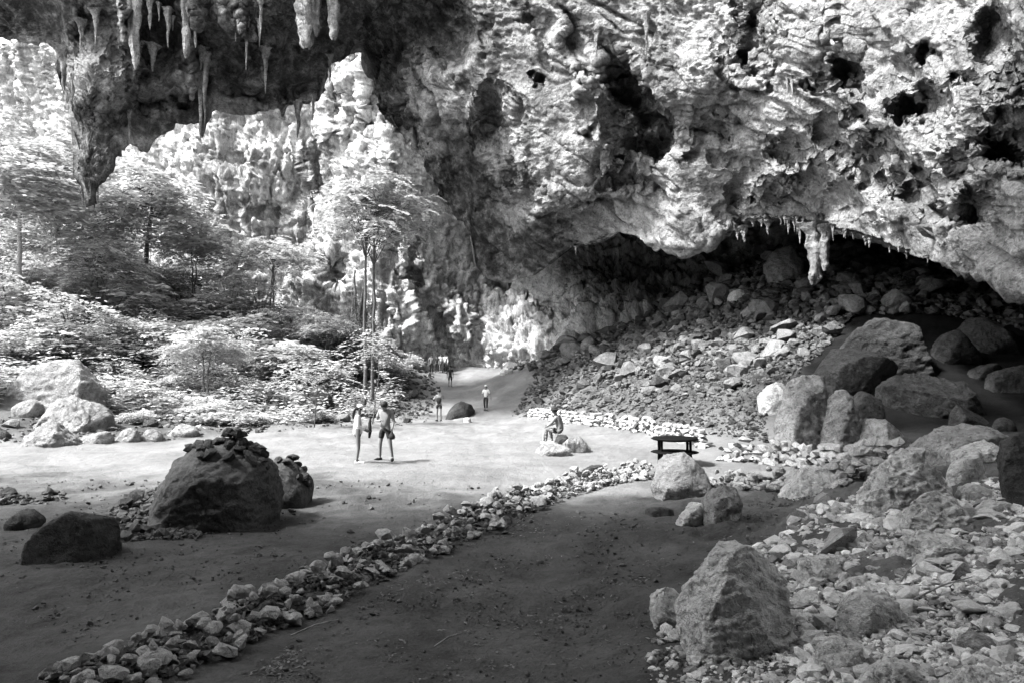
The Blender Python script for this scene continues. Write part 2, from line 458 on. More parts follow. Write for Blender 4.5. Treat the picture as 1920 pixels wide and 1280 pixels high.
WD = [(0, 72, 47), (-500, 60, 51), (-900, 50, 55), (120, 170, 46), (170, 385, 45), (240, 250, 47), (330, 232, 48), (400, 212, 49), (520, 203, 49), (600, 188, 49), (682, 93, 48), (745, 250, 49),
      (800, 330, 49), (850, 400, 50), (890, 500, 51), (930, 515, 50), (1000, 510, 48), (0, 0, 44), (200, 0, 43), (400, 0, 43), (600, 0, 42), (200, 120, 45), (400, 120, 46), (560, 120, 46),
      (700, 0, 41.5), (800, 0, 42), (900, 0, 40), (760, 130, 45), (850, 200, 44), (900, 300, 45), (950, 420, 47), (0, -100, 42), (500, -100, 40.5), (750, -100, 40), (900, -300, 37),
      (1000, 0, 38), (1000, 200, 40), (1000, 400, 44), (1120, 462, 43), (1285, 476, 38.5), (1200, 200, 36.5), (1200, 0, 34.5), (1400, 0, 30.5), (1400, 200, 32), (1410, 422, 35.5), (1300, 350, 36),
      (1560, 430, 31.5), (1640, 455, 28.5), (1600, 200, 26.5), (1600, 0, 26), (1800, 0, 20.5), (1800, 250, 21), (1800, 500, 22.5), (1920, 535, 19.5), (1920, 300, 18.5), (1920, 0, 18), (2300, 620, 14), (2300, 0, 12.5),
      (2900, 700, 10), (2900, 0, 8.5), (1000, -450, 36), (1400, -520, 29.5), (1900, -500, 17.5), (2300, -540, 11.5), (2900, -540, 7)]
# (px, py, half width, half height, tilt in degrees, metres: + is a hollow, - a bulge)
FEAT = [(915, 195, 26, 34, 10, 1.6), (918, 240, 15, 30, 10, 1.0), (1165, 130, 36, 80, -30, 1.6), (1210, 200, 36, 70, -35, 1.9), (1232, 268, 42, 24, 8, 1.7), (1205, 255, 60, 50, 0, 0.8),
        (1108, 195, 14, 90, -22, -1.2), (1000, 148, 7, 9, 0, 0.9), (1075, 60, 24, 70, -25, 1.2), (1012, 60, 20, 60, -15, 0.7), (1290, 140, 100, 80, 0, -0.9),
        (1390, 120, 26, 30, 20, 1.0), (1418, 60, 22, 60, 8, 0.8), (1445, 110, 12, 50, 0, 0.6), (1372, 30, 8, 30, 5, 0.5), (1510, 60, 50, 110, 5, -0.5), (1562, 85, 9, 95, 0, -0.3),
        (1590, 140, 22, 32, 0, 1.0), (1640, 120, 50, 60, 0, 0.4), (1715, 185, 46, 30, -25, 1.1), (1690, 200, 30, 20, 10, 0.6), (1815, 395, 34, 44, 15, 1.5), (1730, 375, 40, 22, 30, 1.1), (1690, 345, 30, 40, 40, 0.7),
        (1880, 275, 40, 30, 10, 1.8), (1900, 300, 26, 20, 0, 1.2), (1865, 70, 30, 60, 10, 0.8), (1620, 290, 50, 24, 10, 0.8), (1560, 250, 40, 30, -20, 0.5), (1630, 340, 40, 20, 30, 0.7),
        (1450, 340, 60, 40, 0, -0.7), (1290, 430, 70, 44, 0, -1.0), (1060, 380, 60, 40, -20, -0.8), (1120, 300, 60, 60, 0, -0.6), (1170, 330, 22, 22, 0, 0.8), (1115, 245, 18, 16, 0, 0.6), (1140, 345, 14, 14, 0, 0.5),
        (830, 190, 90, 66, 25, -1.6), (770, 240, 60, 26, 20, 0.9), (720, 110, 60, 60, 0, 1.2), (850, 60, 60, 70, 30, 1.6), (760, 60, 80, 50, 0, 0.9), (880, 340, 60, 70, 20, 0.7), (960, 330, 30, 50, 0, -0.7),
        (930, 380, 40, 60, 0, 0.5), (1330, 250, 40, 24, -30, 0.5), (1360, 300, 20, 50, -40, 0.5), (1300, 290, 14, 20, 0, 0.6), (1385, 355, 16, 28, 20, 0.6), (1520, 150, 16, 14, 0, 0.5), (1740, 100, 12, 12, 0, 0.5), (1800, 145, 10, 10, 0, 0.5),
        (1850, 180, 60, 40, 0, -0.5), (1700, 60, 70, 50, 0, -0.4), (1660, 410, 50, 26, 10, -0.6), (1570, 380, 40, 30, 0, 0.4), (1750, 300, 40, 40, 0, -0.5), (1480, 280, 22, 30, 30, 0.7), (1600, 210, 16, 12, 0, 0.5),
        (190, 150, 60, 70, -35, -1.8), (330, 150, 70, 30, -30, -1.2), (160, 60, 30, 40, 0, 1.0), (300, 60, 40, 70, 0, 1.6), (230, 50, 14, 60, -15, -1.4), (370, 60, 12, 80, 0, -1.2), (255, 95, 10, 80, 0, -1.2), (440, 30, 20, 40, -40, -1.0),
        (460, 80, 8, 60, 0, -1.0), (420, 110, 50, 60, 0, 1.0), (540, 60, 40, 70, 0, 0.8), (500, 130, 12, 60, 0, -0.6), (580, 160, 40, 30, 0, 1.0), (480, 180, 50, 18, 10, 0.9), (300, 190, 50, 26, 0, 1.2), (360, 150, 10, 50, 0, -0.9)]
DARK = [(865, 365, 100, 70, 0.95), (735, 200, 36, 80, 0.9), (960, 470, 120, 55, 0.95), (1090, 490, 60, 30, 0.8), (790, 60, 130, 90, 0.8), (880, 40, 50, 60, 0.6), (1895, 250, 50, 160, 0.5), (1200, 200, 40, 100, 0.35), (690, 160, 50, 90, 0.6), (60, 20, 180, 70, 0.85), (300, 60, 80, 90, 0.85), (430, 60, 110, 130, 0.8), (560, 120, 130, 110, 0.8), (290, 225, 110, 36, 0.85), (170, 310, 60, 90, 0.8), (640, 40, 120, 90, 0.7), (1400, 60, 40, 90, 0.4)]  # lichen-dark facet, plus bridge, hollow and lip shade painted into the rock colour
def feats(px, py, L):
    out = np.zeros(len(px))
    for fx, fy, a, b, t, h in L:
        m = (np.abs(px - fx) < 3.2 * max(a, b)) & (np.abs(py - fy) < 3.2 * max(a, b))
        if not m.any(): continue
        t = math.radians(t)
        dx = px[m] - fx; dy = py[m] - fy
        u = (dx * math.cos(t) + dy * math.sin(t)) / a; v = (-dx * math.sin(t) + dy * math.cos(t)) / b
        r = np.sqrt(u * u + v * v)
        out[m] += h * (1 - smooth01((r - 0.3) / 1.1))
    return out
wall_d = None
def build_wall():
    global wall_d
    T = TPS([w[:2] for w in WD], [w[2] for w in WD], 0.002, 500.0)
    wall_d = T
    cols = np.concatenate([np.linspace(-170, -30, 30), np.linspace(-30, 1950, 640)[1:], np.linspace(1950, 2900, 60)[1:]])
    edge = np.interp(cols, EDGE[:, 0], EDGE[:, 1]); top = np.interp(cols, TOPC[:, 0], TOPC[:, 1])
    s = np.concatenate([np.linspace(0, 0.25, 40), np.linspace(0.25, 1.0, 300)[1:]])
    rows = []
    for si in s:
        # the first quarter is above the frame, the rest inside it
        py = np.where(si < 0.25, top + (np.minimum(-20, edge - 60) - top) * si / 0.25, np.minimum(-20, edge - 60) + (edge - np.minimum(-20, edge - 60)) * (si - 0.25) / 0.75)
        rows.append(py)
    py = np.array(rows); nr1 = len(s)
    px = np.repeat(cols[None, :], nr1, 0)
    warp = np.stack([px.ravel() * 0.011, py.ravel() * 0.011, px.ravel() * 0], -1)
    wpx = px.ravel() + 26 * fbm(warp * 1.3, 4, 0.6); wpy = py.ravel() + 26 * fbm(warp * 1.3 + 7.7, 4, 0.6)
    d = T(np.stack([px.ravel(), py.ravel()], -1)) + 1.1 * feats(wpx, wpy, FEAT)
    front = P3(px.ravel(), py.ravel(), d).reshape(nr1, len(cols), 3)
    # the fold behind the lower lip
    nf = 46
    t = np.linspace(0, 1, nf + 1)[1:]
    de = T(np.stack([cols, edge], -1))
    isb = 1 - smooth01((cols - 820) / 120)          # 1 on the bridge, 0 on the big wall
    run = 2.5 * isb + 29 * (1 - isb)
    rise = 140 * isb + (170 - 150 * smooth01((cols - 1480) / 150)) * (1 - isb)
    fold = np.stack([P3(cols, edge - rise * ti + 6 * math.sin(min(1, ti * 6) * math.pi) * 0, de + run * (ti ** 0.8)) for ti in t])
    P = np.concatenate([front, fold]).reshape(-1, 3)
    nr, nc = nr1 + nf, len(cols)
    N = grid_normals(P, nr, nc)
    toward = np.array([0, 0, CAMZ]) - P
    sgn = np.sign((N * toward).sum(1)); sgn[:] = np.sign(np.median(sgn[: nr1 * nc]))
    N *= sgn[:, None]
    drape = np.repeat((1 - smooth01((cols - 620) / 200))[None, :], nr, 0).ravel()
    q = P.copy()
    e = np.array([20 / 31 * 0.72, -24 / 31 * 0.72, -0.69]); e /= np.linalg.norm(e)
    e = np.array([0.46, -0.55, -0.70])
    q -= (1 - drape)[:, None] * 0.3 * (q @ e)[:, None] * e[None, :]
    q[:, 2] *= (1 - 0.6 * drape)
    a = fbm(q * 0.2, 3) * 0.55
    a += (fbm(q * 0.5 + 3, 4, ridged=True) - 0.8) * 0.20
    a += (fbm(q * 1.3 + 8, 5, 0.62)) * 0.13
    a -= np.abs(fbm(q * 0.8 + 31, 3, 0.55)) ** 0.7 * 0.20
    a += (fbm(q * 2.6 + 1, 4, 0.62, ridged=True) - 0.7) * 0.08
    wo = worley(q * 0.42 + 0.35 * perlin(q * 0.9)[:, None])
    a -= 0.26 * (1 - smooth01(wo / 0.35))
    wo = worley(q * 1.25 + 4 + 0.3 * perlin(q * 2.9)[:, None])
    a -= 0.22 * (1 - smooth01(wo / 0.38)) * smooth01(fbm(q * 0.3 + 50, 2) * 2.2 + 0.35)
    wo = worley(q * 3.2 + 4)
    a -= 0.15 * (1 - smooth01(wo / 0.42)) * smooth01(fbm(q * 0.7 + 60, 2) * 2 + 0.6)
    a += 0.11 * fbm(q * 4.0, 4, 0.68)
    msk = smooth01(fbm(P * 0.13 + 70, 3) * 1.6 + 0.5)
    big_ = fbm(q * 0.2, 3) * 0.55
    a = big_ + (a - big_) * (0.25 + 0.8 * msk)
    qs = P - 0.8 * (P @ e)[:, None] * e[None, :]
    for f_, w_, h_ in ((0.22, 0.05, 0.55), (0.5, 0.06, 0.25)):
        n_ = fbm(qs * f_ + 15 * f_ + 0.02 * P, 3, 0.45)
        a -= (1 - drape) * h_ * np.exp(-(n_ / w_) ** 2) * (0.4 + 0.6 * smooth01(fbm(P * 0.25 + 33, 2) * 2 + 0.5))
    a += (1 - drape) * 0.32 * np.floor(fbm(qs * 0.3 + 5, 2) * 6 + 0.25 * fbm(P * 0.8, 2)) / 6
    a[nr1 * nc:] *= 0.35
    a = np.where(np.arange(nr * nc) < nr1 * nc, a, np.minimum(a, 0.1))
    P = P + N * a[:, None]
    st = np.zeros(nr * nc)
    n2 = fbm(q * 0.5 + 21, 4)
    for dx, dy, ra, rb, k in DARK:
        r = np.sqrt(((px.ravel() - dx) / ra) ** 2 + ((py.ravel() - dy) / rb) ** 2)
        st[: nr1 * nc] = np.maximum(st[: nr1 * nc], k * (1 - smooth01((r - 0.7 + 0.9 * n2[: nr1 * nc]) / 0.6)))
    me = mesh_np('cave_wall', P, grid_faces(nr, nc))
    set_attr(me, 'stain_shade', st)
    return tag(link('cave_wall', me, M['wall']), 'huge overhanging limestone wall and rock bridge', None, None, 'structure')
WALL = build_wall()

# ------------------------------------------------------------------ back wall: far cliff at the left, flowstone, shelves under the lip, inner end of the cave
BD = [(-700, 300, 95), (-300, 300, 92), (0, 100, 90), (0, 400, 86), (100, 250, 88), (140, 420, 84), (260, 330, 74), (330, 260, 71), (400, 220, 70), (500, 300, 69), (450, 450, 69), (560, 470, 68.5), (560, 560, 67), (640, 300, 67), (680, 100, 65), (690, 300, 64),
      (720, 500, 64), (760, 645, 64), (790, 350, 66), (850, 560, 67), (850, 668, 67), (930, 665, 65), (1000, 650, 62), (950, 600, 65), (1000, 560, 69), (960, 540, 72), (1100, 600, 58.5), (1200, 565, 56), (1230, 610, 53.5), (1100, 480, 64), (1200, 480, 63), (1300, 520, 58), (1400, 450, 60),
      (1600, 450, 60), (1800, 550, 52), (1950, 650, 46), (2150, 650, 38), (-700, -100, 90), (300, 0, 68), (700, 0, 62), (1200, 200, 62), (1900, 250, 50), (2150, 250, 42), (-700, 700, 80), (300, 700, 70), (1100, 720, 60), (1500, 720, 56)]
BFEAT = [(636, 510, 22, 34, 0, 3.0), (560, 490, 22, 14, 0, 1.5), (430, 530, 60, 16, 8, 2.0), (735, 470, 12, 28, 0, 1.6), (770, 500, 10, 34, 10, 1.4), (790, 520, 9, 20, 0, 1.2), (690, 260, 9, 36, 0, 1.0), (705, 420, 16, 40, 0, 1.2), (650, 180, 12, 70, 0, -1.0), (680, 160, 8, 70, 0, -1.2), (620, 190, 14, 60, 0, -0.8),
         (745, 330, 10, 90, -14, -1.0), (770, 380, 9, 70, -18, -1.0), (725, 300, 8, 60, -8, -0.8), (480, 330, 70, 80, 0, -1.2), (455, 310, 40, 24, 25, 0.8), (500, 395, 40, 16, 10, 0.9), (390, 400, 40, 40, 0, -0.8), (560, 420, 30, 40, 0, -0.8), (600, 330, 14, 70, 0, 0.9), (570, 300, 12, 60, -15, -0.8),
         (985, 562, 60, 12, 20, 2.2), (925, 520, 40, 7, 18, 2.0), (1000, 590, 50, 12, 20, -1.0), (900, 600, 16, 30, 0, 0.8), (1150, 590, 8, 40, 0, -0.6), (1090, 575, 10, 50, -10, -0.6), (1180, 620, 90, 16, -14, 2.6), (1120, 650, 60, 14, -8, 2.4), (800, 590, 40, 60, -40, 0.8), (760, 590, 20, 70, -35, -0.8), (860, 600, 24, 60, -20, -0.7)]
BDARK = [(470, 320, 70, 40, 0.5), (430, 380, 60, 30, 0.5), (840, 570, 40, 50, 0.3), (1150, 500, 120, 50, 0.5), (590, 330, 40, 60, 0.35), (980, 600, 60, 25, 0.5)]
def build_back():
    T = TPS([w[:2] for w in BD], [w[2] for w in BD], 0.002, 500.0)
    cols = np.concatenate([np.linspace(-700, -30, 40), np.linspace(-30, 1300, 430)[1:], np.linspace(1300, 2150, 100)[1:]])
    top = np.interp(cols, [-700, 0, 110, 300, 500, 800, 900, 2150], [84, 84, 60, 60, 60, 50, 90, 160])
    s = np.linspace(0, 1, 260)
    py = top[None, :] + (735 - top[None, :]) * s[:, None]
    px = np.repeat(cols[None, :], len(s), 0)
    w = np.stack([px.ravel() * 0.013, py.ravel() * 0.013, px.ravel() * 0], -1)
    d = T(np.stack([px.ravel(), py.ravel()], -1)) + 1.2 * feats(px.ravel() + 12 * fbm(w, 3), py.ravel() + 12 * fbm(w + 5, 3), BFEAT)
    P = P3(px.ravel(), py.ravel(), d)
    nr, nc = len(s), len(cols)
    N = grid_normals(P, nr, nc)
    N *= np.sign(np.median((N * (np.array([0, 0, CAMZ]) - P)).sum(1)))
    q = P.copy(); q[:, 2] *= 0.4
    q[:, 2] *= 0.6
    q2 = P * np.array([1, 1, 0.75])
    a = fbm(q * 0.16, 3) * 1.2 + fbm(q2 * 0.32, 7, 0.72) * 0.7 + fbm(q * 0.8 + 8, 5, 0.68) * 0.5
    a += (fbm(P * np.array([0.7, 0.7, 0.09]) + 4, 4, 0.62, ridged=True) - 0.7) * 0.32 - 0.5 * np.exp(-(fbm(P * np.array([0.5, 0.5, 0.14]) + 2, 3) / 0.06) ** 2) + 0.18 * fbm(P * 2.6, 4, 0.7)
    P = P + N * a[:, None]
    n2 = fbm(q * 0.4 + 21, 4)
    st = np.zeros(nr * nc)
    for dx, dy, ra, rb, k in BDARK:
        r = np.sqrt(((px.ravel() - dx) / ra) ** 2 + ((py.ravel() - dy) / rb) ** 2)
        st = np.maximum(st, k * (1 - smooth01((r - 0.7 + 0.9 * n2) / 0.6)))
    me = mesh_np('back_wall', P, grid_faces(nr, nc))
    set_attr(me, 'stain_shade', st)
    return tag(link('flowstone_cliff', me, M['flow']), 'bright flowstone cliff closing the far side of the cave', None, None, 'structure')
BACK = build_back()

# ------------------------------------------------------------------ roof above and behind the camera
def build_ceiling():
    us = np.linspace(-1, 1, 150); vv = np.linspace(0, 1, 150)
    X = np.zeros((150, 150)); Y = X.copy(); Z = X.copy()
    for j, v in enumerate(vv):
        x = us * 46
        edge = np.interp(x, [-46, -24, -16, -12, -9.5, -6, -1, 1, 2.5, 4, 8, 9.5, 46], [4.5, 5, 5.5, 8.5, 18, 24, 25, 20, 4, -7, -7, -5, -5])  # unseen edge: tongue shaped to shade the recess, cut back to light the rubble
        y = -34 + (edge + 34) * v
        r = np.maximum(np.abs(us) ** 4, (1 - v) ** 5)
        X[j] = x; Y[j] = y
        Z[j] = 24 - 25.5 * np.clip(r, 0, 1) + 1.5 * v
    q = np.stack([X.ravel(), Y.ravel(), Z.ravel()], -1)
    a = fbm(q * 0.15, 3) * 1.5 + fbm(q * 0.6, 3) * 0.5
    q[:, 2] += a
    me = mesh_np('cave_roof', q, grid_faces(150, 150))
    tag(link('cave_roof', me, M['ceil']), 'dark limestone roof over the near part of the cave', None, None, 'structure')
build_ceiling()
#PART2
# ------------------------------------------------------------------ rocks
def hull_mesh(name, pts, edge_len, amp, seed, smooth_it=2, max_it=6, ridg=0.5, shade=True, cuts=9):
    bm = bmesh.new()
    vs_ = [bm.verts.new(p) for p in pts]
    r = bmesh.ops.convex_hull(bm, input=vs_)
    junk = [g for g in r['geom_interior'] if isinstance(g, bmesh.types.BMVert)]
    junk += [g for g in r['geom_unused'] if isinstance(g, bmesh.types.BMVert)]
    bmesh.ops.delete(bm, geom=list(set(junk)), context='VERTS')
    for it in range(max_it):
        es = [e for e in bm.edges if e.calc_length() > edge_len * 1.4]
        if not es or len(bm.verts) > 9000: break
        bmesh.ops.subdivide_edges(bm, edges=es, cuts=1)
        bmesh.ops.triangulate(bm, faces=[f for f in bm.faces if len(f.verts) > 3])
        if it < smooth_it:
            bmesh.ops.smooth_vert(bm, verts=bm.verts, factor=0.22, use_axis_x=True, use_axis_y=True, use_axis_z=True)
    bm.normal_update()
    V = np.array([v.co for v in bm.verts]); N = np.array([v.normal for v in bm.verts])
    ext = V.max(0) - V.min(0); s = float(ext.max())
    if amp:
        rr = np.random.default_rng(seed + 900)
        cen = (V.max(0) + V.min(0)) / 2
        for _ in range(cuts):
            n_ = rr.normal(size=3); n_ /= np.linalg.norm(n_)
            if n_[2] < -0.3: n_[2] *= -1
            pr = (V - cen) @ n_
            V = V - n_[None] * (np.maximum(0, pr - pr.max() * rr.uniform(0.68, 0.92)) * 0.93)[:, None]
        if cuts: V = cen + (V - cen) * 1.07
        q = V / s + seed * 3.71
        q = q + np.stack([0.6 * q[:, 2], 0 * q[:, 2], -0.3 * q[:, 0]], -1)
        st = np.array([0.8, 1, 2.2]) if seed % 2 else np.array([2.0, 1, 0.8])
        a = fbm(q * 2.2 * st, 3) * 0.55 + ridg * (fbm(q * 5 * st + 3, 3, ridged=True) - 0.9) * 0.55 + fbm(q * 11 * st, 4, 0.66) * 0.5 - np.abs(fbm(q * 3.3 * st + 12, 3, 0.6)) * 0.7
        a -= ridg * 0.35 * (1 - smooth01(worley(q * 4.5 * st + 0.2 * perlin(q * 11)[:, None]) / 0.35))
        V = V + N * (a * amp * s)[:, None]
    for v, c in zip(bm.verts, V): v.co = c
    me = bpy.data.meshes.new(name)
    bm.to_mesh(me); bm.free()
    me.polygons.foreach_set('use_smooth', np.full(len(me.polygons), shade, bool))
    return me

def boulder(name, label, cat, outline, mat='boulder', depth=0.85, amp=0.045, d=None, group=None, ridg=0.5, sink=0.12, base=None, slant=1.0):
    o = np.array(outline, float)
    bx = 0.5 * (o[:, 0].min() + o[:, 0].max()); by = base if base else o[:, 1].max()
    if d is None:
        d = on_ground(bx, by)[1]
    wm = (o[:, 0].max() - o[:, 0].min()) / 1280 * d
    D = wm * depth
    dc = d + 0.3 * D
    p = P3(o[:, 0], o[:, 1], dc)
    org = np.array([P3(bx, by, dc)[0], dc, gz(P3(bx, by, dc)[0], dc)])
    if org[2] > p[:, 2].min() + 0.4 * wm or org[2] < p[:, 2].min() - 0.4 * wm:
        org[2] = p[:, 2].min()
    loc = p - org
    x, z = loc[:, 0], loc[:, 2]
    zc = z.min() + 0.35 * (z.max() - z.min())
    r = np.random.default_rng(abs(hash(label)) % 9999 if False else sum(map(ord, label)))
    pts = []
    for k, sxy in ((-0.5, 0.66), (-0.12, 1.0), (0.2, 0.94), (0.5, 0.5)):
        for xi, zi in zip(x, z):
            j = r.normal(0, 0.045 * wm, 3)
            zz = zc + (zi - zc) * (sxy if k > 0 else sxy ** slant) if zi > zc else zi
            pts.append((xi * sxy + j[0], k * D + j[1], zz + j[2] * 0.6))
    for xi in (x.min(), x.max()):
        for k in (-0.35, 0.35):
            pts.append((xi * 0.85, k * D, z.min() - sink * wm))
    me = hull_mesh(name, pts, max(4.5 * d / 1280, wm / 55), amp, sum(map(ord, label)) % 50, smooth_it=1, ridg=ridg, cuts=0 if name in ('calcite_mound', 'stalagmite') or name == 'seat_rock' and mat == 'dark_rock' else 13)
    ob = link(name, me, M[mat], None, org)
    return tag(ob, label, cat, group)

